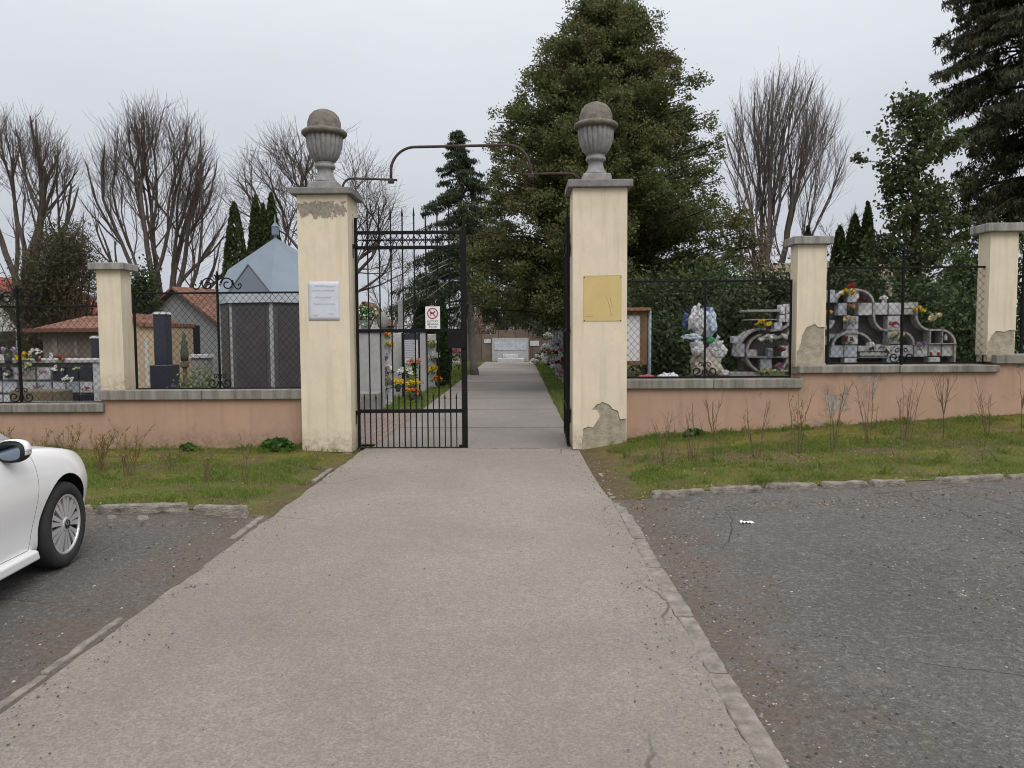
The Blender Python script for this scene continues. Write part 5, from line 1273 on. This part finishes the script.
# ------------------------------------------------------------------ trees
def rdir(d, ang):
    """direction turned by ang away from d in a random plane"""
    d = d.normalized(); a = Vector((random.gauss(0, 1), random.gauss(0, 1), random.gauss(0, 1))); b = (a - d * a.dot(d)).normalized()
    return (d * math.cos(ang) + b * math.sin(ang)).normalized()
def grow(m, p, d, L, r, lvl, spec):
    s_ = spec[lvl]; n = s_.get('seg', 5); pts = [p.copy()]; rs = [r]; tip = s_.get('tip', .3); dd = d.normalized(); ds = [dd]
    for i in range(n):
        j = s_.get('jit', .15)
        dd = (dd + Vector((random.gauss(0, j), random.gauss(0, j), random.gauss(0, j * .6))) + Vector((0, 0, s_.get('up', .1)))).normalized()
        pts.append(pts[-1] + dd * (L / n)); rs.append(r * (1 - (1 - tip) * (i + 1) / n)); ds.append(dd)
    m.tube(pts, rs, 8 if lvl == 0 else 6 if lvl == 1 else 4 if lvl == 2 else 3, False)
    if lvl + 1 >= len(spec): return
    k = s_['kids']; lo = s_.get('lo', .25)
    for i in range(k):
        t = lo + (1 - lo) * (i + random.uniform(.1, .9)) / k; f = t * n; a = min(int(f), n - 1); q_ = pts[a].lerp(pts[a + 1], f - a)
        c = spec[lvl + 1]; base = ds[a + 1]
        nd = rdir(base, R(random.uniform(*c['ang'])))
        if nd.z < c.get('minz', -.2): nd.z = abs(nd.z) * .5 + .05; nd.normalize()
        grow(m, q_, nd, L * c['len'] * random.uniform(.7, 1.2) * (1.1 - .45 * t), max(rs[a] * c['rad'], c.get('rmin', .004)), lvl + 1, spec)
def bare_tree(label, px, Y, zb, trunk, h, mat, spec, lean=(0, 0), limbs=None, twmat=None, name='bare_tree'):
    x = ax(px, 335, Y); root = thing(name, label, 'tree', (x, Y, zb)); m = MB(); tw = MB()
    top = Vector((x + lean[0] * trunk[0], Y + lean[1] * trunk[0], zb + trunk[0]))
    mt = MB(); mt.tube([(x, Y, zb - .1), (x, Y, zb + .15), tuple(Vector((x, Y, zb)).lerp(top, .5)), tuple(top)], [trunk[1] * 1.5, trunk[1] * 1.15, trunk[1], trunk[1] * .92], 12)
    for (dx, dy, dz, L, r) in limbs:
        d = Vector((dx, dy, dz)).normalized()
        grow(m, top - Vector((0, 0, random.uniform(.05, .35))) + Vector((dx, dy, 0)).normalized() * trunk[1] * .4, d, L, r, 0, spec)
    P(mt, 'trunk', mat, root, smooth=True); P(m, 'crown', twmat or mat, root)
    return root
VASE = [dict(seg=10, jit=.1, up=.06, kids=10, lo=.28, tip=.2), dict(seg=6, jit=.14, up=.09, kids=8, lo=.15, len=.4, rad=.32, ang=(26, 56), tip=.3), dict(seg=5, jit=.15, up=.12, kids=6, lo=.1, len=.5, rad=.5, ang=(20, 46), tip=.4, rmin=.01), dict(seg=4, jit=.18, up=.08, kids=4, lo=.2, len=.55, rad=.6, ang=(18, 46), tip=.5, rmin=.007), dict(seg=3, jit=.2, up=.05, len=.6, rad=.7, ang=(20, 50), tip=.6, rmin=.0055)]
def limb_fan(n, L, r, spread, flat_y=.6, a0=-1, a1=1):
    out = []
    for i in range(n):
        t = a0 + (a1 - a0) * i / (n - 1); k = random.uniform(.85, 1.1) * (1 - .3 * abs(t) ** 2)
        out.append((t * spread, random.uniform(-.5, .5) * flat_y, 1, L * k, r * random.uniform(.75, 1.1)))
    return out
def fork(m, p, d, r, L, dep, c):
    n = 4; pts = [p.copy()]; rs = [r]; dd = d.normalized(); cut = False
    for i in range(n):
        j = c['jit']; dd = (dd + Vector((random.gauss(0, j), random.gauss(0, j), random.gauss(0, j * .5) + c['up']))).normalized()
        pts.append(pts[-1] + dd * (L / n)); rs.append(r * (1 - .2 * (i + 1) / n))
        e = c['env']; q_ = pts[-1]; v = ((q_.x - e[0]) / e[3]) ** 2 + ((q_.y - e[1]) / e[4]) ** 2 + ((q_.z - e[2]) / e[5]) ** 2
        if q_.z > e[2] - e[5] * .3 and v > random.uniform(.7, 1.12): cut = True; break
        if q_.z <= e[2] - e[5] * .3 and abs(q_.x - e[0]) > e[3]: cut = True; break
    if cut: rs = [r_ * (1 - .75 * i / len(rs)) for i, r_ in enumerate(rs)]
    m.tube(pts, rs, 8 if r > .05 else 5 if r > .02 else 4 if r > .012 else 3, False)
    if cut or dep <= 0: # fine twigs at the crown's edge
        for k in range(3 if cut and r > .015 else 1):
            q_ = pts[-1 - (k % min(3, len(pts)))]; e_ = rdir(dd, R(random.uniform(6, 38))); l_ = random.uniform(.35, .85) * c.get('tw', 1)
            mid = q_ + e_ * l_ * .5; m.tube([q_, mid, mid + (e_ + Vector((0, 0, .25))).normalized() * l_ * .5], [.0055, .0045, .003], 3, False)
        return
    if dep < c['dep'] :
        for k in range(c['side'] if dep > 1 else 2):
            t = random.uniform(.15, .95) * (len(pts) - 1); b = min(int(t), len(pts) - 2); q_ = pts[b].lerp(pts[b + 1], t - b)
            fork(m, q_, rdir(dd, R(random.uniform(*c['sa']))), max(r * .4, c['rm']), L * random.uniform(.5, .8), min(dep - 2, 3), c)
    fork(m, pts[-1], rdir(dd, R(random.uniform(*c['ma']))), max(rs[-1] * .95, c['rm']), L * c['f'] * random.uniform(.85, 1.15), dep - 1, c)
    fork(m, pts[-1], rdir(dd, R(random.uniform(*c['la']))), max(rs[-1] * .7, c['rm']), L * c['f'] * random.uniform(.7, 1.05), dep - 1, c)
def fork_tree(label, px, Y, trunk, mat, env, limbs, c, twmat=None):
    """env: crown in photo pixels (centre x, centre y, half width, half height)"""
    x = ax(px, 335, Y); root = thing('bare_tree', label, 'tree', (x, Y, 0)); k = Y / F
    ce = at(env[0], env[1], Y); c = dict(c, env=(ce.x, Y, ce.z, env[2] * k, env[2] * k * .8, env[3] * k))
    mt = MB(); h, r = trunk; mt.tube([(x, Y, -.1), (x, Y, .15), (x + .03, Y, h * .5), (x, Y, h)], [r * 1.5, r * 1.15, r, r * .85], 12)
    m = MB()
    for (dx, dy, L, r_) in limbs:
        fork(m, Vector((x, Y, h - random.uniform(.1, .5))) + Vector((dx, dy, 0)) * r * .5, Vector((dx, dy, 1)), r_, L, c['dep'], c)
    P(mt, 'trunk', mat, root, smooth=True); P(m, 'crown', twmat or mat, root)
    return root
BROAD = dict(jit=.075, up=.085, dep=8, side=1, sa=(24, 52), ma=(3, 12), la=(12, 32), f=.85, rm=.005)
random.seed(21)
fork_tree('big bare tree with fan of upright limbs behind the granite headstone', 166, 28, (1.9, .36), M_barkd, (158, 222, 70, 114), [(-.85, .2, 1.7, .09), (-.55, -.3, 1.9, .11), (-.28, .3, 2.1, .13), (-.06, -.3, 2.2, .14), (.15, .2, 2.2, .14), (.4, -.2, 2.0, .12), (.65, .2, 1.8, .1), (.9, -.1, 1.6, .09)], BROAD, M_bark)
random.seed(5)
fork_tree('big bare tree with thick upright limbs rising from the brown bush', 30, 26, (2.2, .4), M_barkd, (22, 228, 64, 108), [(-.85, .2, 1.7, .1), (-.5, -.3, 1.9, .12), (-.2, .3, 2.1, .14), (.05, -.2, 2.2, .15), (.3, -.2, 2.1, .14), (.5, .2, 1.9, .12), (.75, .1, 1.7, .1)], BROAD, M_bark)
random.seed(9)
fork_tree('bare tree with loose spreading twigs behind the paper notice pillar', 332, 26, (2.6, .26), M_bark, (312, 222, 92, 88), [(-.9, .1, 1.7, .09), (-.5, -.3, 1.8, .1), (-.15, .2, 1.8, .1), (.2, .3, 1.6, .08), (.5, -.1, 1.5, .08), (1.0, .2, 1.2, .06)], dict(BROAD, jit=.11, up=.03, dep=7, la=(20, 42), ma=(6, 20), f=.83), M_bark)
random.seed(31)
M_barkp = flat('mauve brown bark', (.125, .106, .096), .95, .3, 7, .02, .1)
fork_tree('bare fan shaped poplar with fine upright twigs behind the middle wall pillar', 764, 34, (2.4, .36), M_barkp, (779, 196, 68, 118), [(-.5, .2, 2.2, .09), (-.28, -.2, 2.5, .11), (-.1, .2, 2.8, .13), (.05, -.2, 2.9, .14), (.2, .2, 2.8, .12), (.38, -.2, 2.7, .11), (.58, .2, 2.3, .1), (.82, -.1, 2.0, .09)], dict(BROAD, jit=.06, up=.1, dep=7, sa=(14, 38), ma=(3, 10), la=(10, 28), f=.88, rm=.005, side=1), M_barkp)
random.seed(33)
bare_tree('small pale bare tree low between the poplar and the dark thujas', 845, 46, 0, (2, .16), 0, M_barkp, VASE[1:] and [dict(seg=6, jit=.12, up=.06, kids=7, lo=.2, tip=.25)] + VASE[1:4], limbs=limb_fan(6, 6.0, .09, .7), twmat=M_barkp)
random.seed(34)
for lb, px, Y, L in (('slim bare tree beyond the memorial wall, leaning over its dark end', 481, 60, 6.5), ('bare sapling tree beyond the memorial wall next to the spruce trunk', 497, 64, 5.5), ('faint bare tree far behind the tall thin white column', 395, 55, 5.0)):
    bare_tree(lb, px, Y, 0, (2.0, .1), 0, M_barkp, [dict(seg=6, jit=.1, up=.08, kids=7, lo=.2, tip=.25)] + VASE[1:4], limbs=limb_fan(4, L, .07, .5), twmat=M_barkp)

# brown bush / ivy mass round the trunk of the first tree
def clumps(centres, n, s_):
    return np.concatenate([np.asarray(c) + rng.normal(size=(n, 3)) * np.asarray(s_) for c in centres])
root = thing('brown_bush', 'dense brown half dead bush around the trunk of the bare tree', 'bush', (ax(60, 335, 25), 25, 0)); cs = []
for i in range(220):
    px = random.gauss(54, 23); py = random.uniform(238, 345)
    if py < 262 and abs(px - 65) > 22: continue
    if px > 97: continue
    p = at(px, py, 25 + random.uniform(-.9, .9)); cs.append((p.x, p.y, p.z))
m = MB(); C = clumps(cs, 150, (.24, .24, .3)); m.leaves(C, .15, .028, tdir=(0, 0, -.5)); P(m, 'twigs', L_brown, root)
m = MB()
for i in range(34):
    x = ax(random.uniform(38, 84), 335, 25); xt = x + random.gauss(0, .6)
    m.tube([(x, 25 + random.gauss(0, .4), -.1), ((x + xt) / 2, 25, 1.8), (xt, 25 + random.gauss(0, .4), random.uniform(3, 4.6))], [.05, .035, .01], 5)
P(m, 'stem', M_barkd, root)

def thuja(label, px, pyt, Y, hw, zb=0, n=9000, mat=None, group=None, taper=.62, pyb=None):
    """columnar conifer; hw half width in photo pixels"""
    p = at(px, pyt, Y); x, zt = p.x, p.z; h = zt - zb; r0 = 1.08 * hw * Y / F
    root = thing('columnar_thuja', label, 'conifer', (x, Y, zb), group=group)
    t = 1 - rng.uniform(0, 1, n) ** .72 * .999
    prof = lambda t: np.minimum(1, ((1 - t) / .62) ** taper) * np.minimum(1, .72 + t * 1.4)
    th = rng.uniform(0, 2 * PI, n); rr = r0 * prof(t) * (1 - .34 * rng.uniform(0, 1, n) ** 2.2)
    lump = np.array([1 + .14 * noise.noise((math.cos(a) * 1.4, math.sin(a) * 1.4, z_ * h * .9 + px)) + .09 * noise.noise((math.cos(a) * 4, math.sin(a) * 4, z_ * h * 3 + px)) for a, z_ in zip(th, t)])
    rr = rr * lump
    C = np.stack([x + rr * np.cos(th), Y + rr * np.sin(th), zb + .1 + t * (h - .1)], 1)
    m = MB(); m.leaves(C, .13 * max(.7, Y / 22), .055 * max(.7, Y / 22), tdir=(0, 0, 1.6)); P(m, 'crown', mat or L_col, root)
    m = MB(); m.tube([(x, Y, zb - .05), (x, Y, zb + h * .5), (x, Y, zb + h * .85)], [.09, .06, .02], 7); P(m, 'trunk', M_bark, root)
    return root
thuja('lone slim columnar thuja rising left clear of the cluster above the tomb house roof'.replace('left ', ''), 234, 202, 22, 16)
thuja('columnar thuja directly behind the finial of the tomb house', 271, 192, 22, 13)
thuja('columnar thuja one step from the finial in the cluster behind the tomb house', 255, 195, 22.6, 12.5)
thuja('lowest columnar thuja tucked between two taller ones behind the tomb house', 263, 203, 23.6, 8)
thuja('slim dark thuja standing by the path behind the iron gate sign', 441, 297, 26, 8.5, 0, 6500, L_hedge, taper=.5)
thuja('broad yellow green thuja behind the slender grey urn pillar', 424, 300, 34, 15, 0, 4200)
thuja('tallest columnar thuja beside the ivy grown tree', 868, 202, 24, 11, .4)
thuja('columnar thuja second in height beside the ivy grown tree', 855, 214, 23, 15, .4)
thuja('lower columnar thuja near the cap of the middle wall pillar', 840, 226, 24, 14, .4)
thuja('low columnar thuja hidden behind the middle wall pillar cap', 808, 226, 27, 9, .4)
thuja('short dark conifer beside the small fence scroll by the yellow house', 898, 276, 17, 9, .4, 4200, L_hedge)
thuja('thuja bush end far behind the urn wall by the iron gate edge', 565, 322, 44, 10, 0, 2500, L_hedge)

def spruce(label, px_base, px_top, py_top, Y, zb, Rb, mat, nb, zlow, trunk_r, n_leaf, tmat, droop=.45, top_off=None, lenl=.26, sprays=5, name='spruce', pw=.95):
    """spruce with whorled drooping boughs and hanging branchlets"""
    xb = ax(px_base, 335, Y); pt = at(px_top, py_top, Y); h = pt.z - zb
    root = thing(name, label, 'conifer', (xb, Y, zb)); mt = MB(); mb_ = MB(); ml = MB()
    axis = lambda t: Vector((xb + (pt.x - xb) * t, Y, zb + h * t))
    mt.tube([tuple(axis(t)) for t in (-.01, .05, .3, .6, .85, 1)], [trunk_r * 1.3, trunk_r, trunk_r * .8, trunk_r * .5, trunk_r * .22, .01], 10)
    Cs = []; 
    for i in range(nb):
        t = zlow + (1 - zlow) * ((i + random.random()) / nb) ** .9; a = random.uniform(0, 2 * PI); s_ = (t - zlow) / (1 - zlow)
        L = Rb * (1 - s_) ** pw * random.uniform(.55, 1.12) + .12; p0 = axis(t); d = Vector((math.cos(a), math.sin(a), 0)); pts = [p0]
        for k in range(1, 7):
            f = k / 6; pts.append(p0 + d * L * f + Vector((0, 0, (.12 * f - droop * f * f + .18 * max(0, f - .75) * 2) * L * (1.1 - .5 * s_))))
        mb_.tube(pts, [.045 * (1 - s_ * .6) * (1 - .85 * k / 6) + .006 for k in range(7)], 4, False)
        side = d.cross(Vector((0, 0, 1)))
        for k in range(int(sprays * (2 + L * 2.2))):
            f = random.uniform(.12, 1) ** .8; q_ = f * 6; b = min(int(q_), 5); p = pts[b].lerp(pts[b + 1], q_ - b)
            wv_ = (1 - f) * .28 * L + .12; p = p + side * random.gauss(0, wv_ * .6); hang = random.uniform(.1, .6) * (1 - .8 * s_) * min(1, L)
            nn = n_leaf; tt = rng.uniform(0, 1, nn); Cs.append(np.array(p)[None] + np.stack([rng.normal(0, .06, nn), rng.normal(0, .06, nn), -hang * tt], 1))
    C = np.concatenate(Cs); ml.leaves(C, lenl, .05 * lenl / .26, tdir=(0, 0, -1.3), tj=.8)
    P(mt, 'trunk', tmat, root, smooth=True); P(mb_, 'bough', tmat, root); P(ml, 'crown', mat, root)
    return root
random.seed(3)
spruce('slender drooping spruce with pale bare lower trunk beyond the closed gate leaf', 474, 457, 131, 33, 0, 4.1, L_spruce, 160, .27, .17, 12, M_barkl, .5, lenl=.2, sprays=4)
random.seed(4)
spruce('huge dark drooping spruce cut by the photo edge above the tallest wall pillar', 1040, 1030, -140, 24, .5, 3.7, L_sprucer, 230, .3, .26, 15, M_barkd, .5, lenl=.2, sprays=6, pw=.5)

# ------------------------------------------------------------------ big cedar in the middle
def big_tree(label, name, px, pyt, Y, zb, prof, mat, nb, zl, leaf, npc, tr, tmat, cl=(.34, .34, .2), up=.2, asym=0, pxtop=None, dens=None):
    """prof: (photo y, half width px) pairs top to bottom"""
    x = ax(px, 335, Y); zt = az(px, pyt, Y); root = thing(name, label, 'tree', (x, Y, zb)); mt = MB(); mb_ = MB(); ml = MB()
    pr_ = sorted([(az(px, a, Y), b * Y / F) for a, b in prof]); xt = ax(pxtop if pxtop else px, pyt, Y)
    mt.tube([(x, Y, zb - .1), (x, Y, zb + .3), (x + (xt - x) * .3, Y, zb + (zt - zb) * .35), (xt, Y, zb + (zt - zb) * .93)], [tr * 1.4, tr, tr * .7, .03], 12)
    Cs = []
    for i in range(nb):
        z = zl + (zt - zl) * (i + random.random()) / nb; r_ = max(.15, interp(pr_, z)); a = random.uniform(0, 2 * PI)
        L = r_ * random.uniform(.74, 1.06); ca, sa = math.cos(a), math.sin(a); cxx = x + (xt - x) * min(1, max(0, (z - zb) / (zt - zb))) + asym * (1 - (z - zl) / (zt - zl)) * .0
        zs = z - L * up * random.uniform(.5, 1.3); pts = []
        for k in range(6):
            f = k / 5; pts.append(Vector((cxx + ca * L * f, Y + sa * L * f, zs + (z - zs) * f + .1 * L * math.sin(f * 3) * .3 + random.gauss(0, .05))))
        mb_.tube(pts, [.036 * (1 - f / 5 * .85) * min(1, L / 2.5) + .008 for f in range(6)], 4, False)
        for k in range(max(3, int(L * 3.7))):
            f = random.uniform(.16, 1.02) if L > .8 else random.uniform(0, 1); q_ = min(4.999, f * 5); b = int(q_); p = pts[b].lerp(pts[b + 1], q_ - b) + Vector((random.gauss(0, .22), random.gauss(0, .22), random.gauss(0, .12)))
            if dens and random.random() > dens: continue
            s_ = random.uniform(.6, 1.2) * (1.25 - .45 * f); Cs.append(np.array(p)[None] + rng.normal(size=(npc, 3)) * np.array(cl) * s_)
    C = np.concatenate(Cs); ml.leaves(C, leaf[0], leaf[1], tdir=(0, 0, -.3)); P(mt, 'trunk', tmat, root, smooth=True); P(mb_, 'limb', tmat, root); P(ml, 'crown', mat, root)
    return root
random.seed(12)
big_tree('huge dense olive green cedar towering behind the mustard sheet pillar', 'cedar_tree', 604, -8, 24, 0,
         [(-8, 4), (15, 34), (45, 62), (85, 84), (120, 102), (160, 116), (210, 128), (255, 140), (285, 138), (312, 112), (330, 70)], L_thuja, 520, az(604, 311, 24), (.09, .048), 88, .4, M_barkd, (.15, .15, .11), .25, pxtop=603)
random.seed(13)
big_tree('dark broadleaf tree with leaning trunk farther along the path urn wall', 'leafy_tree', 553, 268, 42, 0, [(268, 30), (290, 50), (310, 48), (325, 25)], L_laurel, 60, az(553, 322, 42), (.25, .14), 34, .28, M_barkd, (.32, .32, .22), .1)
random.seed(14)
big_tree('tall ivy grown tree with airy leaf clusters between thujas and dark spruce', 'ivy_grown_tree', 916, 97, 21, .4, [(97, 12), (115, 22), (140, 40), (170, 38), (195, 42), (225, 48), (260, 46), (285, 40)], L_ivy, 80, az(916, 285, 21), (.11, .085), 40, .22, M_barkd, (.14, .14, .12), .3)
# shrubs behind the fences
for (lb, px, py, Y, rx, ry, n, mt) in (('dark glossy laurel bush low beside the tallest wall pillar', 962, 335, 15.5, 26, 36, 5200, L_laurel), ('large glossy laurel bush below the buff roofed house', 932, 314, 16.5, 32, 28, 5200, L_laurel), ('glossy laurel bush reaching the cap of the tallest wall pillar', 972, 278, 17, 22, 24, 4200, L_laurel), ('dark laurel bush beyond the tallest wall pillar', 1040, 300, 16, 26, 60, 5200, L_laurel),
                                      ('dark holly mound behind the heap of plastic bags', 668, 352, 14.6, 24, 28, 5200, L_hedge), ('dark hedge bush between the plastic bags and the small niche wall', 738, 335, 15.4, 32, 40, 5600, L_hedge), ('shadowy hedge bush deep behind the notice board', 655, 325, 17, 42, 45, 5600, L_hedge), ('tall hedge bush behind the flat white roof slab', 775, 312, 16.8, 30, 38, 4600, L_hedge), ('leafy bush over the plastic bags below the cedar', 700, 305, 17.6, 45, 36, 5600, L_laurel), ('dark evergreen bush between the slim wall pillar and the grey gable', 144, 303, 23, 15, 34, 4200, L_hedge), ('dark bush behind the tiled crosses of the big niche wall', 855, 310, 16.5, 34, 40, 5200, L_hedge)):
    c = at(px, py, Y); k = Y / F; zlo = .3; top = c.z + ry * k; cz = (top + zlo) / 2 if py > 300 else c.z
    leafy('evergreen_shrub', lb, 'shrub', (c.x, Y, c.z), (rx * k, rx * k * .8, ry * k), n, .1, .055, mt, smat=M_barkd)
m = MB(); root = thing('cedar_undergrowth', 'brown dead twigs hanging below the cedar before the poplar trunk', 'twigs', at(758, 290, 23)); cs = []
for i in range(60): p = at(random.gauss(752, 10), random.uniform(225, 300), 23 + random.uniform(-.6, .6)); cs.append(tuple(p))
m.leaves(clumps(cs, 30, (.2, .2, .2)), .14, .03); P(m, 'twigs', L_redbr, root)
m = MB()
for i in range(10): c_ = Vector(cs[i]); m.tube([c_ + Vector((.4, 0, -1.2)), c_, c_ + Vector((-.2, 0, .4))], [.03, .015, .005], 4)
P(m, 'stem', M_bark, root)
# reddish bushes and far wood beyond the memorial wall
for lb, px, Y, rx, ry in (('reddish brown bare bush above the dark end of the memorial wall', 487, 56, 17, 12), ('reddish brown bare bush over the small plaque of the memorial wall', 545, 57, 20, 10), ('dull brown bush above the middle of the memorial wall', 517, 55, 22, 9), ('reddish bare bush beside the pale spruce trunk', 470, 60, 16, 12)):
    c = at(px, 328, Y); k = Y / F; leafy('bare_bush', lb, 'bush', (c.x, Y, max(ry * k, c.z)), (rx * k, 1.2, ry * k + .5), 2400, .3, .05, L_redbr if 'red' in lb else L_brown, part='twigs')
m = MB(); cs = []
for i in range(1500):
    a = random.uniform(-80, 80); d_ = random.uniform(95, 125); x = d_ * math.sin(R(a)); y = d_ * math.cos(R(a)); hh = 5.0 + 3.0 * noise.noise((x * .03, y * .03, 1)) + 1.5 * noise.noise((x * .15, 0, 4))
    cs.append((x, y, random.uniform(0, max(1.5, hh))))
m.leaves(clumps(cs, 22, (1.1, 1.1, .8)), .9, .22, tdir=(0, 0, .6)); kind(m.build('treeline', L_far), 'stuff')

# ------------------------------------------------------------------ saplings and weeds on the verge
def sapling(label, px, py, h_px, n, buds, seed, spread=.22, vase=False):
    random.seed(seed); d = ray(px, py); Y = 9.2
    Y = 6.5 # walk the sight line down to the sloping verge
    while Y < 11.3 and H + d.z / d.y * Y > zg((d / d.y * Y).x, Y): Y += .02
    x = (d / d.y * Y).x; z = zg(x, Y); h = 1.15 * h_px * Y / F
    root = thing('hedge_sapling', label, 'sapling', (x, Y, z), group='bare hedge saplings planted along the wall'); m = MB(); mb_ = MB(); C = []
    for i in range(n):
        a = random.uniform(0, 2 * PI); s_ = random.uniform(.3, 1) * spread; L = h * random.uniform(.6, 1.05)
        b = (x + random.gauss(0, .03), Y + random.gauss(0, .03), z - .03); pts = [Vector(b)]
        if vase: pts = [Vector((x, Y, z - .03)), Vector((x, Y, z + h * .35))]; L = h * .65 * random.uniform(.7, 1.1)
        o_ = pts[-1].copy()
        for k in range(1, 5): f = k / 4; pts.append(o_ + Vector((math.cos(a) * s_ * f ** 1.2 + random.gauss(0, .012), math.sin(a) * s_ * f ** 1.2, L * f)))
        m.tube(pts, [.0056 - .0038 * k / (len(pts) - 1) for k in range(len(pts))], 4, False)
        for k in range(random.randint(2, 5)):
            f = random.uniform(.35, .95) * (len(pts) - 1); b_ = int(f); p = pts[b_].lerp(pts[min(b_ + 1, len(pts) - 1)], f - b_); e = p + Vector((random.gauss(0, .06), random.gauss(0, .06), random.uniform(.05, .16)))
            m.tube([p, e], [.0028, .0016], 3, False)
            for j in range(buds): C.append(tuple(p.lerp(e, random.random()) + Vector((random.gauss(0, .01), random.gauss(0, .01), 0))))
    P(m, 'stem', M_twig, root)
    if C: mb_.leaves(C, .028, .014); P(mb_, 'leaves', L_bud, root)  # this part is the yellowish buds, made of small lozenges
    return root
ORD = ['first', 'second', 'third', 'fourth', 'fifth', 'sixth', 'seventh', 'eighth', 'ninth', 'tenth']
RS = [(664, 465, 52, 7, 0, .2), (693, 462, 52, 6, 0, .16), (713, 461, 58, 6, 0, .24, True), (757, 458, 58, 6, 0, .22), (798, 454, 62, 8, 3, .18), (832, 450, 62, 6, 0, .2), (869, 444, 62, 6, 0, .22), (904, 441, 56, 9, 0, .17), (943, 440, 62, 9, 0, .2, True), (985, 437, 58, 6, 0, .22), (1021, 434, 60, 6, 0, .25, True)]
for i, a in enumerate(RS):
    o_ = ORD[i] if i < 10 else 'last'
    sapling(o_ + ' bare sapling in the row from the mustard sheet pillar' + (', splitting into a vase' if len(a) > 6 else ', several stems'), a[0], a[1], a[2], a[3], a[4], 100 + i, a[5], len(a) > 6)
LS = [(36, 470, 42, 9, 8, .24), (68, 470, 52, 10, 8, .25), (100, 472, 50, 12, 8, .3), (129, 476, 55, 12, 7, .26), (8, 462, 45, 8, 8, .22), (172, 470, 28, 6, 2, .25), (207, 482, 40, 5, 1, .14), (247, 484, 60, 3, 1, .1)]
LD = ['yellow budded sapling rising above the car bonnet', 'yellow budded sapling at the nose of the car bonnet', 'bushy yellow budded sapling just clear of the car nose', 'tall yellow budded sapling under the slim wall pillar', 'yellow budded sapling behind the wing mirror', 'low twiggy sapling on the grass below the granite headstone', 'sparse short sapling in the middle of the grass below the fence', 'thin lone sapling nearest the leafy green weed']
for i, a in enumerate(LS): sapling(LD[i], a[0], a[1], a[2] * .82, a[3], a[4], 200 + i, a[5] * .8)
random.seed(77)
def weed(label, px, Y, r, n):
    x = ax(px, 440, Y); z = zg(x, Y); root = thing('weed_clump', label, 'weed', (x, Y, z)); m = MB(); C = []; st_ = MB()
    for i in range(n):
        v = Vector(rng.normal(size=3)); v.normalize(); v.z = abs(v.z); C.append((x + v.x * r, Y + v.y * r * .6, z + .02 + v.z * r * .62))
    for i in range(10): c = Vector(C[i]); st_.tube([(x, Y, z - .02), tuple(c)], [.006, .003], 4)
    m.leaves(C, .085, .06); P(m, 'leaves', L_weed, root); P(st_, 'stem', L_weed, root)
weed('lush green weed clump at the wall foot beside the paper notice pillar', 277, 11.15, .25, 260)
weed('small green weed clump at the wall foot behind the sapling row', 694, 11.15, .15, 110)
weed('little dark green weed tuft at the wall foot away from the big weed', 188, 11.2, .12, 70)
c = at(747, 522, 7); Yl = 7.0
for it in range(5): c = at(747, 522, Yl); Yl -= (c.z - zg(c.x, Yl) - .01) * -4 if False else 0
d = ray(747, 522); Yl = (.012 + .016 * 1 - H) / (d.z / d.y); xl = (d / d.y * Yl).x
lt_ = thing('paper_scrap', 'small white crumpled paper scrap on the dark parking asphalt', 'litter', (xl, Yl, zg(xl, Yl))); m = MB(); V = []; Fc = []
for i in range(9):
    for j in range(6): V.append((xl - .06 + .015 * i, Yl - .03 + .012 * j, zg(xl, Yl) + .006 + .03 * abs(noise.noise((i * .5, j * .6, 9)))))
for i in range(8):
    for j in range(5): a = i * 6 + j; Fc.append((a, a + 6, a + 7, a + 1))
m.add(V, Fc); P(m, 'paper', M_white, lt_)
for lb, px, py, s_ in (('grey fist sized stone lying below the verge kerb near the car nose', 143, 522, .07), ('grey stone lying close to the car tyre by the kerb', 112, 521, .06)):
    d = ray(px, py); Yl = -H / (d.z / d.y); xl = (d / d.y * Yl).x; root = thing('stone', lb, 'stone', (xl, Yl, 0)); m = MB(); V = []; Fc = []
    for j in range(7):
        for i in range(12):
            ph = -PI / 2 + PI * j / 6; th = 2 * PI * i / 12; v = Vector((math.cos(th) * math.cos(ph), math.sin(th) * math.cos(ph), math.sin(ph))); k = s_ * (1 + .3 * noise.noise(v * 1.5 + Vector((px, 0, 0))))
            V.append((xl + v.x * k, Yl + v.y * k * .8, .02 + v.z * k * .6))
    for j in range(6):
        for i in range(12): Fc.append((j * 12 + i, j * 12 + (i + 1) % 12, (j + 1) * 12 + (i + 1) % 12, (j + 1) * 12 + i))
    m.add(V, Fc); P(m, 'rock', M_kerb, root, smooth=True)
